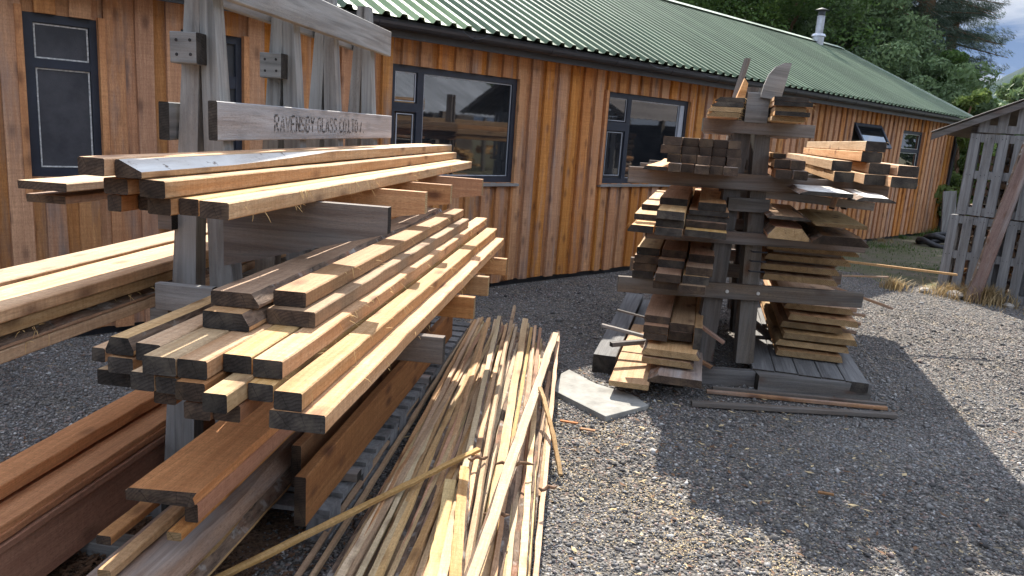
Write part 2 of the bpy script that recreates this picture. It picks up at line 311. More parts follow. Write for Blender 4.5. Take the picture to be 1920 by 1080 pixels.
# ------------------------------------------------------------------ a sawn board as one mesh
def vn(x, y, z=0.0): return mnoise.noise(Vector((x, y, z)))
def board(name, label, cat, P, az, L, wd, h, face='straw', end='endgrey', pitch=0.0, roll=0.0, wane=None, bark=0, ragged=0, scoop=0, knot=0,
          wk=1.0, fr=0, shag=0, silver=0, group=None, parent=None, seg=None, bow=0.0, wob=1.0, v0s=0):
    """P: near end, bottom, centre of width. az degrees right of +Y. lateral +v to the right."""
    sd = random.uniform(0, 500)
    n = seg or max(8, int(L / (.06 if wane or scoop else .09)))
    b = min(.0035, h * .1); hw = wd / 2; V = []; F = []; MI = []
    sb = 1 if bark or silver else 0
    for i in range(n + 1):
        t = i / n; x = L * t
        if i and i < n: x += L / n * .3 * vn(i * 3.1, sd)
        wl = wr = 0.0; oxx = 0
        if wane in ('left', 'both'): wl = wd * (.16 + .16 * vn(x * 2.1, sd, 3.3) + .05 * vn(x * 9, sd, 1.3))
        if wane in ('right', 'both'): wr = wd * (.16 + .16 * vn(x * 1.9, sd, 7.7) + .05 * vn(x * 9, sd, 5.3))
        wl *= wk; wr *= wk
        wl = max(b, wl); wr = max(b, wr)
        hl = b if wl == b else min(h * .8, h * .72 + .1 * h * vn(x * 5, sd, 2)); hr = b if wr == b else min(h * .8, h * .72 + .1 * h * vn(x * 5, sd, 4))
        if scoop:
            k = max(0.0, 1 - t * 2.7); wr = max(b, wd * .85 * k); hr = max(b, h * .62 * min(1, k * 1.6) ** .7)
        oy = wob * (.0018 * vn(x * 1.7, sd, 11) + .0007 * vn(x * 14, sd, 12)); oz = wob * .0008 * vn(x * 9, sd, 13)
        el = wob * (.0016 * vn(x * 11, sd, 21) + .0016 * vn(x * 43, sd, 22)); er = wob * (.0016 * vn(x * 11, sd, 31) + .0016 * vn(x * 43, sd, 32))
        if shag: er += .02 * vn(x * 25, sd, 41)
        rx = 0.0
        if ragged and i == 0: pass
        pts = [(-hw + b + el, 0), (hw - b + er, 0), (hw + er, b), (hw + er, h - hr), (hw - wr + er * .5, h + oz), (-hw + wl + el * .5, h + oz), (-hw + el, h - hl), (-hw + el, b)]
        zz = bow * 4 * t * (1 - t)
        for k, (yy, z_) in enumerate(pts):
            dx = 0.0
            if i == 0: dx = .0025 * vn(k * 5.1, sd, 17) + (ragged * .05 * vn(k * 2.3, sd, 27) if ragged else 0)
            V.append((x + dx, -(yy + oy), z_ + zz))
    for i in range(n):
        for k in range(8):
            a = i * 8 + k; c = i * 8 + (k + 1) % 8
            F.append((a, c, c + 8, a + 8))
            mi = 0
            if k == 3 and (wane in ('right', 'both') or scoop) and sb: mi = 2
            if k == 3 and scoop: mi = 3
            if k == 5 and wane in ('left', 'both') and sb: mi = 2
            if silver and k == 4: mi = 3
            if k in (2,) and wane in ('right', 'both') and bark and face == 'bark': mi = 2
            MI.append(mi)
    F.append(tuple(range(8))[::-1]); MI.append(1); F.append(tuple(n * 8 + k for k in range(8))); MI.append(1)
    me = bpy.data.meshes.new(name); me.from_pydata(V, [], F)
    fm = M[face] if face in M else M['straw']
    for mt in (fm, M[end], M['bark'], M['silver']): me.materials.append(mt)
    me.polygons.foreach_set('material_index', MI)
    bm = bmesh.new(); bm.from_mesh(me); bmesh.ops.recalc_face_normals(bm, faces=bm.faces); bm.to_mesh(me); bm.free()
    o = bpy.data.objects.new(name, me); col.objects.link(o)
    # local x along the board, local -y to its right
    o.rotation_euler = (roll, -pitch, math.pi / 2 - R_(az)); o.location = P
    if parent is not None: o.parent = parent
    if label or cat: tag(o, label, cat, group)
    if fr:
        fb = MB(); rr = random.Random(int(sd * 7)); 
        for i in range(int(26 * L * fr)):
            x = rr.uniform(0, L) if rr.random() < .5 else rr.gauss(rr.choice([.15, .3, .55, .8]) * L, .05); x = min(max(x, .01), L - .01)
            side = -1 if rr.random() < .9 else 1; y = side * (hw + .001); z = rr.choice([h, h, 0.0, h * .6]) ; ln = rr.uniform(.006, .035)
            d = Vector((rr.uniform(-1, 1), side * rr.uniform(.2, .8), rr.uniform(-1.1, .3))).normalized(); c = Vector((rr.uniform(-1, 1), 0, -1)) * ln * .4
            p0 = Vector((x, y, z)); p1 = p0 + d * ln * .5 + c * .3; p2 = p0 + d * ln + c
            fb.tube([p0, p1, p2], [.0011, .0009, .0004], 3)
        ff = fb.build('torn_fibres', M['fibre'], o, fix=False); ff['kind'] = 'stuff'
    return o
def silver():
    s = NT('stripped_pale_wood'); v = s.coord((2, 14, 14)); a = s.noise(v, 1.0, 5, .6, .5); b = s.noise(s.coord((1, 1, 1)), 24, 5, .7)
    c = s.mix(s.ramp(a, [(.35, 0.0), (.65, 1.0)]), (.58, .56, .52), (.40, .36, .32))
    c = s.mix(s.ramp(b, [(.60, 0.0), (.68, .9)]), c, (.10, .07, .05)); s.bump(b, .004, .8); return s.done(c, .75, .25)
M['silver'] = silver()
def axes(azd):
    a = R_(azd); return Vector((math.sin(a), math.cos(a), 0)), Vector((math.cos(a), -math.sin(a), 0))

M['barkface'] = M['bark']
M['deck'] = wood('blackened_sleeper_timber', (.16, .145, .125), (.085, .077, .068), knot=(.04, .035, .03), grain=.9, saw=.1, weather=.8, wcol=(.215, .21, .205), var=.12, bump=.004)

M['plankred'] = wood('purple_brown_timber', (.25, .17, .14), (.14, .085, .07), grain=.7, saw=.1, weather=.35, wcol=(.24, .22, .21))

TABLE = [
('U9',7.5,2.032,5.600,-1.1883,-1.1013,1.3370,1.3870,'straw','frayed straw coloured board, outermost on the right of the near rack top tier',{'fr': 1}),
('U8',7.5,2.054,5.700,-1.2671,-1.2042,1.3370,1.3870,'straw','straw board tucked directly left of the frayed outermost board on the near rack top tier',{'fr': 0.3}),
('U7',7.5,2.021,4.300,-1.3426,-1.2701,1.3370,1.3870,'straw','bottom row timber with dark end, under the smooth long beam of the top tier',{}),
('U6',7.5,2.081,4.300,-1.4138,-1.3822,1.3370,1.3820,'larch','short ended blackened timber set back in a gap of the top tier bottom row',{}),
('U5',7.5,2.010,4.300,-1.4620,-1.4168,1.3370,1.3850,'larch','leftmost bottom row timber right of the near post on the top tier, end weathered grey',{}),
('U4',7.5,1.986,5.800,-1.3438,-1.2653,1.3890,1.4390,'straw','smooth long golden beam in the middle row of the near rack top tier',{}),
('U3',7.5,1.998,4.100,-1.4631,-1.3880,1.3890,1.4340,'straw','rough dark ended timber in the middle row below the two topmost beams',{}),
('U2',7.5,1.970,5.900,-1.4050,-1.3250,1.4410,1.4910,'straw','topmost waney beam with pale stripped patch scooped out of its near end',{'scoop': 1}),
('U1',7.5,1.930,5.600,-1.4880,-1.4090,1.4440,1.4940,'straw','topmost straight beam behind the scooped one, its dark square end furthest left',{}),
('U10',7.5,2.150,4.300,-1.8700,-1.7000,1.3620,1.3880,'straw','upper of two thin wide planks left of the near rack top tier',{}),
('U11',7.5,2.200,4.300,-1.8850,-1.7450,1.3150,1.3410,'pink','lower of two thin wide planks left of the near rack top tier',{}),
('L8',6.2,1.732,5.088,-0.7842,-0.6362,0.8620,0.9120,'straw','wide yellow plank at the very bottom right of the near rack middle tier',{'fr': 0.3}),
('L7',6.2,1.734,5.168,-0.7740,-0.6994,0.9140,0.9640,'straw','long yellow beam with a round knot on top, lying on the wide bottom plank',{'fr': 0.4}),
('L14',6.2,1.775,4.900,-0.8618,-0.7939,0.9140,0.9620,'straw','split ended beam squeezed left of the long knotty beam',{}),
('L6',6.2,1.811,5.294,-0.8642,-0.7821,0.9660,1.0160,'straw','long pale beam with stringy lower edge, third layer right side of the near rack',{'fr': 1}),
('L5',6.2,1.825,4.900,-0.9556,-0.8755,0.9660,1.0160,'straw','half sunlit beam just left of the stringy pale beam in the near rack third layer',{}),
('L9',6.2,1.749,4.900,-1.0396,-0.9586,0.9660,1.0160,'straw','beam with a narrow sunlit stripe on its top in the near rack third layer',{}),
('L10',6.2,1.748,4.900,-1.1340,-1.0429,0.9660,1.0160,'straw','pale grey topped beam left of the one with the sunlit stripe',{}),
('L13',6.2,1.670,4.600,-0.9292,-0.8648,0.9140,0.9640,'straw','beam with a torn split notch in its square near end, jutting towards the viewer',{}),
('L15',6.2,1.726,4.800,-1.0322,-0.9526,0.9140,0.9640,'larch','red brown topped beam behind the beam with the torn notch',{}),
('L16',6.2,1.758,4.800,-1.1054,-1.0461,0.9140,0.9580,'straw','mottled grey ended beam in the near rack second layer',{}),
('L17',6.2,1.759,4.800,-1.1774,-1.1102,0.9140,0.9640,'straw','dark ended beam with pale top corner in the near rack second layer left',{}),
('L11',6.2,1.840,4.900,-1.2126,-1.1430,0.9660,1.0160,'straw','beam pushed slightly back beside the grey bark topped beam',{}),
('L12',6.2,1.868,4.900,-1.3204,-1.2381,0.9660,1.0160,'straw','beam with a rounded silvery bark top near the left of the near rack middle tier',{'wane': 'both', 'bark': 1}),
('L18',6.2,1.862,4.800,-1.3109,-1.2364,0.9140,0.9600,'straw','squat dark ended beam beneath the silvery bark topped beam',{}),
('L20',6.2,1.895,4.700,-1.3685,-1.2678,0.8620,0.9070,'straw','lowest left beam of the near rack middle tier, half hidden below others',{}),
('L19',6.2,1.914,4.800,-1.3953,-1.3544,0.9210,0.9630,'straw','narrow beam at the far left edge of the near rack middle tier, pale on top',{}),
('L21',6.2,1.743,4.400,-0.9403,-0.8686,0.8620,0.9080,'larch','small dark beam underneath the one with the torn notch',{}),
('L22',6.2,1.809,4.400,-1.1428,-1.0815,0.8620,0.9080,'larch','dark hidden beam of the bottom layer beside the near post',{}),
('L23',6.2,1.733,4.400,-1.0154,-0.9433,0.8620,0.9080,'larch','orange sided beam of the bottom layer below the red brown topped one',{}),
('L4',6.2,2.138,4.755,-0.9777,-0.8247,1.0180,1.0660,'pink','wide freckled beam carrying the pinkish top beam of the near rack',{}),
('L3',6.2,2.177,4.834,-0.9725,-0.8697,1.0680,1.1150,'pink','pinkish rough sawn beam, topmost of the near rack middle tier, crossed by post shadows',{'fr': 0.4}),
('L2',6.2,2.030,4.600,-1.1243,-0.9807,1.0180,1.0700,'straw','half round waney beam with a dark mossy end under the wide bark edged one',{'wane': 'right', 'bark': 1}),
('L1',6.2,2.089,4.746,-1.1302,-0.9793,1.0730,1.1180,'pink','wide bark edged slab at the top left of the near rack middle tier',{'wane': 'right', 'bark': 1}),
('K0',6.2,0.950,4.750,-2.0050,-1.7120,0.8660,0.9060,'straw','lowest plank in the big stack left of the near posts',{}),
('K1',6.2,0.970,4.750,-1.9950,-1.7120,0.9090,0.9490,'straw','second plank up, with hanging bark fibres, in the big stack left of the near posts',{'wane': 'right', 'bark': 1, 'fr': 1}),
('K2',6.2,0.990,4.750,-2.0210,-1.7120,0.9520,0.9920,'straw','third plank up in the big stack left of the near posts',{}),
('K3',6.2,0.900,4.800,-1.9150,-1.7000,0.9950,1.0350,'straw','broad sunlit top plank with stepped shadows in the big stack left of the near posts',{}),
('K4',6.2,0.900,4.800,-2.0750,-1.9230,0.9970,1.0460,'pink','sunlit top plank nearest the wall in the big stack left of the near posts',{}),
('K5',6.2,0.900,4.800,-2.0900,-2.0240,0.8660,0.9950,'straw','hidden packing beam under the wall side top plank',{}),
('Q1',6.2,1.200,3.300,-1.9900,-1.8650,0.3450,0.3950,'red','red brown plank with small sun flecks at the left foot of the near rack',{}),
('Q20',6.2,1.150,3.350,-2.0000,-1.7350,0.2620,0.2870,'red','lowest of three thin red brown boards laid on the big upright plank',{}),
('Q21',6.2,1.160,3.350,-1.9970,-1.7410,0.2895,0.3145,'red','middle one of three thin red brown boards on the upright plank',{}),
('Q22',6.2,1.170,3.350,-1.8540,-1.7470,0.3170,0.3420,'red','top one of three thin red brown boards, right beside the sun flecked plank',{}),
('Q3',6.2,1.100,3.400,-1.8000,-1.7500,0.0600,0.2600,'red','deep red brown plank standing on edge at the lower left',{}),
('Q3b',6.2,1.200,3.400,-2.0000,-1.9500,0.0600,0.2600,'red','second deep plank on edge, hidden behind the first at lower left',{}),
('P1',6.2,2.420,5.100,-1.0000,-0.9580,0.1800,0.3750,'larch','wide brown plank standing on edge along the pallets beside the offcut heap',{}),
('P1b',6.2,2.700,5.000,-1.1300,-1.0900,0.1800,0.3600,'larch','second plank on edge just behind the one beside the pallets',{}),
('P2',6.2,1.350,4.600,-1.4000,-1.1600,0.2350,0.2850,'greyslab','big greyish slab with a knot on its edge, bottom of the near rack',{'wane': 'right', 'knot': 1}),
('P3',6.2,1.400,4.600,-1.4200,-1.1350,0.1800,0.2300,'straw','bark edged slab directly beneath the big greyish slab',{'wane': 'right', 'bark': 1}),
('P4',6.2,2.000,3.900,-1.3650,-1.1450,0.4550,0.4900,'red','rusty red wide board with a ragged near edge and hanging rebate',{'ragged': 1}),
('P4b',6.2,2.020,3.900,-1.1900,-1.1460,0.3900,0.4530,'red','orange red batten under the right edge of the ragged red board',{}),
('P4c',6.2,2.300,3.900,-1.3650,-1.2300,0.2900,0.4520,'larch','thick dark block timber supporting the ragged red board',{}),
('P5',6.2,1.980,3.900,-1.2260,-1.1780,0.3450,0.3750,'orange','square orange batten, longest of the three sticking out below the red board',{}),
('P6',6.2,1.830,2.280,-1.3500,-1.3080,0.2900,0.3200,'orange','bent pale batten at the lower end between two others under the red board',{}),
('P7',6.2,1.980,2.600,-1.4600,-1.4100,0.3000,0.3300,'orange','grey topped batten leftmost of those sticking out below the red board',{}),
('Bt0',13.6,4.980,7.300,-0.2860,-0.1685,1.6130,1.6645,'dark','leftmost timber in the top row of the dark ended bundle',{}),
('Bt1',13.6,5.030,7.300,-0.1655,-0.0645,1.6130,1.6645,'dark','second from left timber in the top row of the dark ended bundle',{}),
('Bt2',13.6,4.950,7.300,-0.0597,0.0232,1.6130,1.6645,'dark','middle timber in the top row of the dark ended bundle',{}),
('Bt3',13.6,5.020,7.300,0.0262,0.1141,1.6130,1.6645,'dark','second from right timber in the top row of the dark ended bundle',{}),
('Bt4',13.6,4.980,7.300,0.1171,0.1915,1.6130,1.6645,'dark','rightmost timber in the top row of the dark ended bundle',{}),
('Bs0',13.6,4.950,7.300,-0.2945,-0.1695,1.5600,1.6115,'dark','leftmost timber in the second row of the dark ended bundle',{}),
('Bs1',13.6,5.000,7.300,-0.1664,-0.0553,1.5600,1.6115,'dark','second from left timber in the second row of the dark ended bundle',{}),
('Bs2',13.6,4.920,7.300,-0.0523,0.0198,1.5600,1.6115,'dark','middle timber in the second row of the dark ended bundle',{}),
('Bs3',13.6,4.990,7.300,0.0228,0.1103,1.5600,1.6115,'dark','second from right timber in the second row of the dark ended bundle',{}),
('Bs4',13.6,4.950,7.300,0.1133,0.1972,1.5600,1.6115,'dark','rightmost timber in the second row of the dark ended bundle',{}),
('Bt0',13.6,4.900,7.300,-0.2460,-0.1625,1.5070,1.5585,'dark','leftmost timber in the third row of the dark ended bundle',{}),
('Bt1',13.6,4.950,7.300,-0.1595,-0.0672,1.5070,1.5585,'dark','second from left timber in the third row of the dark ended bundle',{}),
('Bt2',13.6,4.870,7.300,-0.0642,0.0197,1.5070,1.5585,'dark','middle timber in the third row of the dark ended bundle',{}),
('Bt3',13.6,4.940,7.300,0.0227,0.1081,1.5070,1.5585,'dark','second from right timber in the third row of the dark ended bundle',{}),
('Bt4',13.6,4.900,7.300,0.1171,0.2020,1.5070,1.5585,'dark','rightmost timber in the third row of the dark ended bundle',{}),
('Bb0',13.6,4.800,7.300,-0.2283,-0.1539,1.4540,1.5055,'dark','leftmost timber in the bottom row of the dark ended bundle',{}),
('Bb1',13.6,4.850,7.300,-0.1509,-0.0730,1.4540,1.5055,'dark','second from left timber in the bottom row of the dark ended bundle',{}),
('Bb2',13.6,4.770,7.300,-0.0697,0.0169,1.4540,1.5055,'dark','middle timber in the bottom row of the dark ended bundle',{}),
('Bb3',13.6,4.840,7.300,0.0199,0.0994,1.4540,1.5055,'dark','second from right timber in the bottom row of the dark ended bundle',{}),
('Bb4',13.6,4.800,7.300,0.1024,0.1876,1.4540,1.5055,'dark','rightmost timber in the bottom row of the dark ended bundle',{}),
('B9',13.6,4.850,6.900,-0.3850,-0.2350,1.4540,1.4780,'straw','thin waney board with sunlit top sticking out left under the dark ended bundle',{'wane': 'left', 'bark': 1}),
('S30',13.6,4.731,7.300,-0.2625,-0.0990,1.0650,1.1150,'straw','bottom left board in the shelf stack below the dark ended bundle',{}),
('S31',13.6,4.744,7.300,-0.2654,-0.0936,1.1170,1.1670,'straw','second left board in the shelf stack below the dark ended bundle',{}),
('S32',13.6,4.715,7.300,-0.2626,-0.0941,1.1690,1.2190,'straw','third left board in the shelf stack below the dark ended bundle',{}),
('S33',13.6,5.154,7.300,-0.2761,-0.0928,1.2210,1.2660,'straw','topmost left board with sunlit top in the shelf stack below the dark ended bundle',{}),
('S34',13.6,4.813,7.300,-0.0860,0.1657,1.0650,1.1070,'straw','bottom wide board right column in the shelf stack below the dark ended bundle',{}),
('S35',13.6,4.949,7.300,-0.0906,0.1631,1.1090,1.1490,'pink','second wide board right column in the shelf stack below the dark ended bundle',{}),
('S36',13.6,5.013,7.300,-0.0884,0.1758,1.1510,1.1850,'straw','third wide board right column in the shelf stack below the dark ended bundle',{}),
('S37',13.6,4.990,7.300,-0.0785,0.1708,1.1870,1.2170,'straw','fourth wide board right column in the shelf stack below the dark ended bundle',{}),
('S38',13.6,4.990,7.300,-0.0228,0.1506,1.2190,1.2690,'straw','topmost right board with smooth bare top in the shelf stack below the dark ended bundle',{}),
('S39',13.6,4.780,6.900,-0.4350,-0.2750,1.0650,1.1100,'straw','wide plank with bright sunlit fibrous top at the left edge of the far rack',{'fr': 1, 'wane': 'left'}),
('S3a',13.6,5.100,6.900,-0.4300,-0.2800,1.1120,1.1500,'straw','shorter sunlit plank lying on the bright fibrous plank at the left of the far rack',{}),
('S3b',13.6,5.400,7.000,-0.4100,-0.2850,1.1520,1.1900,'straw','upper sunlit plank set back at the left edge of the far rack shelf',{}),
('S200',13.6,5.192,7.300,-0.4130,-0.2687,0.7000,0.7520,'straw','bottom board, left column of the stepped boards on the far rack lower arm',{}),
('S201',13.6,5.193,7.300,-0.4109,-0.2526,0.7540,0.8060,'pink','second board, left column of the stepped boards on the far rack lower arm',{}),
('S202',13.6,5.186,7.300,-0.4083,-0.2447,0.8080,0.8600,'pink','third board, left column of the stepped boards on the far rack lower arm',{}),
('S203',13.6,5.196,7.300,-0.3965,-0.2426,0.8620,0.9140,'straw','top board, left column of the stepped boards on the far rack lower arm',{}),
('S210',13.6,4.891,7.300,-0.2489,-0.0911,0.7000,0.7520,'pink','bottom board, centre column of the stepped boards on the far rack lower arm',{}),
('S211',13.6,4.853,7.300,-0.2382,-0.0788,0.7540,0.8060,'pink','second board, centre column of the stepped boards on the far rack lower arm',{}),
('S212',13.6,5.100,7.300,-0.2417,-0.0694,0.8080,0.8600,'straw','third board, centre column of the stepped boards on the far rack lower arm',{}),
('S213',13.6,5.203,7.300,-0.2267,-0.0610,0.8620,0.9140,'pink','top board, centre column of the stepped boards on the far rack lower arm',{}),
('S220',13.6,4.835,7.300,-0.0801,0.0799,0.7000,0.7520,'pink','bottom board, right column of the stepped boards on the far rack lower arm',{}),
('S221',13.6,4.888,7.300,-0.0679,0.0964,0.7540,0.8060,'straw','second board, right column of the stepped boards on the far rack lower arm',{}),
('S222',13.6,4.907,7.300,-0.0544,0.1132,0.8080,0.8600,'pink','third board, right column of the stepped boards on the far rack lower arm',{}),
('S223',13.6,5.117,7.300,-0.0460,0.1177,0.8620,0.9140,'pink','top board, right column of the stepped boards on the far rack lower arm',{}),
('S10',13.6,4.982,7.300,-0.2804,-0.1225,0.3300,0.3750,'pink','bottom left board in the low stack at the left foot of the far rack',{}),
('S11',13.6,4.983,7.300,-0.2853,-0.1255,0.3770,0.4270,'pink','middle left board in the low stack at the left foot of the far rack',{}),
('S12',13.6,5.061,7.300,-0.2898,-0.1210,0.4290,0.4790,'pink','top left broad board in the low stack at the left foot of the far rack',{}),
('S13',13.6,5.050,7.300,-0.1195,0.0379,0.3300,0.3900,'pink','bottom right board in the low stack at the left foot of the far rack',{}),
('S14',13.6,5.057,7.300,-0.1180,0.0427,0.3920,0.4470,'pink','top right broad board in the low stack at the left foot of the far rack',{}),
('S15',13.6,4.986,7.300,0.0457,0.0979,0.3007,0.4500,'straw','narrow board standing on edge right of the low left stack',{}),
('S16',13.6,4.874,7.300,-0.2746,0.0976,0.2550,0.2993,'straw','upper waney slab below the low left stack of the far rack',{'wane': 'both', 'bark': 1, 'wk': 0.4}),
('S17',13.6,4.862,7.300,-0.2684,0.0669,0.2000,0.2400,'orange','lower tilted slab with a dark bark corner below the low left stack',{'wane': 'right', 'bark': 1, 'wk': 0.5}),
('S18',13.6,4.700,7.300,-0.2100,0.1250,0.1300,0.1800,'greyslab','broad grey white slab jutting out at the left foot of the far rack',{'wane': 'left', 'bark': 1}),
('S19',13.6,4.631,6.200,-0.4451,-0.1956,0.0900,0.1250,'straw','bright sunlit slab at the ground next to the paving stone',{}),
('R0',14.5,5.210,8.900,0.7053,0.8234,1.4550,1.5185,'straw','left dark ended beam, lowest layer of the big beams at the far rack right end',{}),
('R1',14.5,5.130,8.900,0.8676,0.9896,1.4550,1.5185,'straw','middle bright sided beam, lowest layer of the big beams at the far rack right end',{}),
('R2',14.5,4.990,8.900,0.9926,1.1378,1.4550,1.5185,'straw','rightmost lower beam of the big beams at the far rack right end',{}),
('R3',14.5,5.310,8.900,0.6946,0.8150,1.5220,1.5855,'straw','left beam of the second layer of the big beams at the far rack right end',{}),
('R4',14.5,5.210,8.900,0.8998,1.0213,1.5220,1.5855,'straw','middle beam of the second layer of the big beams at the far rack right end',{}),
('R5',14.5,5.110,8.900,1.0490,1.1631,1.5220,1.5855,'straw','rightmost beam, second layer, of the big beams at the far rack right end',{}),
('R6',14.5,5.290,8.900,0.8581,0.9787,1.5890,1.6525,'straw','second topmost long beam of the big beams at the far rack right end',{'fr': 1}),
('R7',14.5,5.310,8.900,0.8783,0.9988,1.6560,1.7195,'straw','topmost long rough sided beam of the big beams at the far rack right end',{'fr': 1}),
('M0',13.6,5.050,7.000,0.4216,0.5191,1.4540,1.5090,'orange','lower left square timber in the small group right of the far rack post',{}),
('M1',13.6,5.000,7.000,0.5237,0.6069,1.4540,1.5090,'dark','lower right square timber in the small group right of the far rack post',{}),
('M2',13.6,5.150,7.000,0.4132,0.5084,1.5140,1.5690,'orange','upper left orange sided timber in the small group right of the far rack post',{}),
('M3',13.6,5.100,7.000,0.5114,0.5952,1.5140,1.5690,'dark','upper right square timber in the small group right of the far rack post',{}),
('M4',13.6,5.200,7.000,0.4023,0.4832,1.5740,1.6040,'orange','small flat offcut end in the small group right of the far rack post',{}),
('G0',13.6,5.720,7.900,0.6550,1.1150,0.1420,0.1850,'straw','lowest wide slab of the spaced stack on the far rack deck',{'wane': 'both', 'wk': 0.22}),
('G1',13.6,5.760,7.900,0.6450,1.1550,0.2100,0.2530,'straw','second wide slab of the spaced stack on the far rack deck',{'wane': 'both', 'wk': 0.22}),
('G2',13.6,5.720,7.900,0.6850,1.1950,0.2780,0.3210,'straw','third wide slab of the spaced stack on the far rack deck',{'wane': 'both', 'wk': 0.22}),
('G3',13.6,5.780,7.900,0.6650,1.0950,0.3460,0.3890,'straw','fourth wide slab of the spaced stack on the far rack deck',{'wane': 'both', 'wk': 0.22}),
('G4',13.6,5.740,7.900,0.7050,1.1850,0.4140,0.4570,'straw','fifth wide slab of the spaced stack on the far rack deck',{'wane': 'both', 'wk': 0.22}),
('G5',13.6,5.820,7.900,0.6750,1.1550,0.4820,0.5250,'straw','topmost wide slab of the spaced stack on the far rack deck',{'wane': 'both', 'wk': 0.22}),
('H0',13.6,5.500,7.600,0.4700,0.9600,0.7350,0.7750,'straw','lowest wide slab of the spaced stack between the two right arms',{'wane': 'both', 'wk': 0.22}),
('H1',13.6,5.540,7.600,0.4400,0.9700,0.8010,0.8410,'straw','second wide slab of the spaced stack between the two right arms',{'wane': 'both', 'wk': 0.22}),
('H2',13.6,5.580,7.600,0.4700,1.0400,0.8670,0.9070,'straw','third wide slab of the spaced stack between the two right arms',{'wane': 'both', 'wk': 0.22}),
('H3',13.6,5.620,7.600,0.4800,1.0900,0.9330,0.9730,'straw','topmost wide slab of the spaced stack between the two right arms',{'wane': 'both', 'wk': 0.22}),
('W1',13.6,5.050,6.900,0.4250,0.6750,1.0750,1.1500,'orange','thick orange slab end resting right of the far rack post',{'wane': 'both', 'bark': 1}),
('W2',13.6,5.000,6.100,0.6900,1.0100,1.0750,1.1300,'dark','dark bark covered slab with shaggy right edge on the right arm',{'wane': 'both', 'bark': 1, 'shag': 1}),
('W3',13.6,4.950,6.000,0.6900,0.9800,1.1900,1.2120,'wstraw','grey flat board with pale top lying over the dark bark slab',{'wane': 'left'}),
('W4',13.6,5.050,6.100,0.4100,0.6700,1.2000,1.2220,'straw','thin dark waney board above the orange slab end',{'wane': 'both', 'bark': 1}),
('W5',13.6,4.700,6.900,0.5400,0.8300,1.3850,1.4100,'grey','bark slab with silvery stripped top under the square timbers',{'wane': 'left', 'bark': 1, 'silver': 1}),
('W6',13.6,4.700,7.200,0.8500,1.0600,1.3750,1.4000,'grey','pale pointed slab with sunlit top under the big sunlit beams',{'wane': 'both', 'bark': 1, 'silver': 1}),
('TL0',13.6,4.950,6.900,-0.0350,0.1600,1.8030,1.8320,'straw','lowest thin slab of four on the left top arm of the far rack',{'wane': 'left', 'fr': 1}),
('TL1',13.6,4.970,6.900,-0.0300,0.1680,1.8350,1.8640,'straw','second thin slab of four on the left top arm of the far rack',{'wane': 'left', 'fr': 1}),
('TL2',13.6,5.000,6.900,-0.0150,0.1760,1.8670,1.8960,'straw','third thin slab of four on the left top arm of the far rack',{'wane': 'left', 'fr': 1}),
('TL3',13.6,5.050,6.900,0.0050,0.1840,1.8990,1.9280,'straw','uppermost thin slab of four on the left top arm of the far rack',{'wane': 'left', 'fr': 1}),
('TR0',13.6,5.050,6.900,0.3550,0.5500,1.8030,1.8300,'straw','lowest thin frayed board of five on the right top arm of the far rack',{'fr': 1}),
('TR1',13.6,5.000,6.900,0.3650,0.5700,1.8330,1.8600,'straw','second thin frayed board of five on the right top arm of the far rack',{'fr': 1}),
('TR2',13.6,5.040,6.900,0.3650,0.5500,1.8630,1.8900,'straw','middle thin frayed board of five on the right top arm of the far rack',{'fr': 1}),
('TR3',13.6,5.020,6.900,0.3550,0.5800,1.8930,1.9200,'straw','fourth thin frayed board of five on the right top arm of the far rack',{'fr': 1}),
('TR4',13.6,5.060,6.900,0.3550,0.5600,1.9230,1.9500,'straw','uppermost thin frayed board of five on the right top arm of the far rack',{'fr': 1}),
]
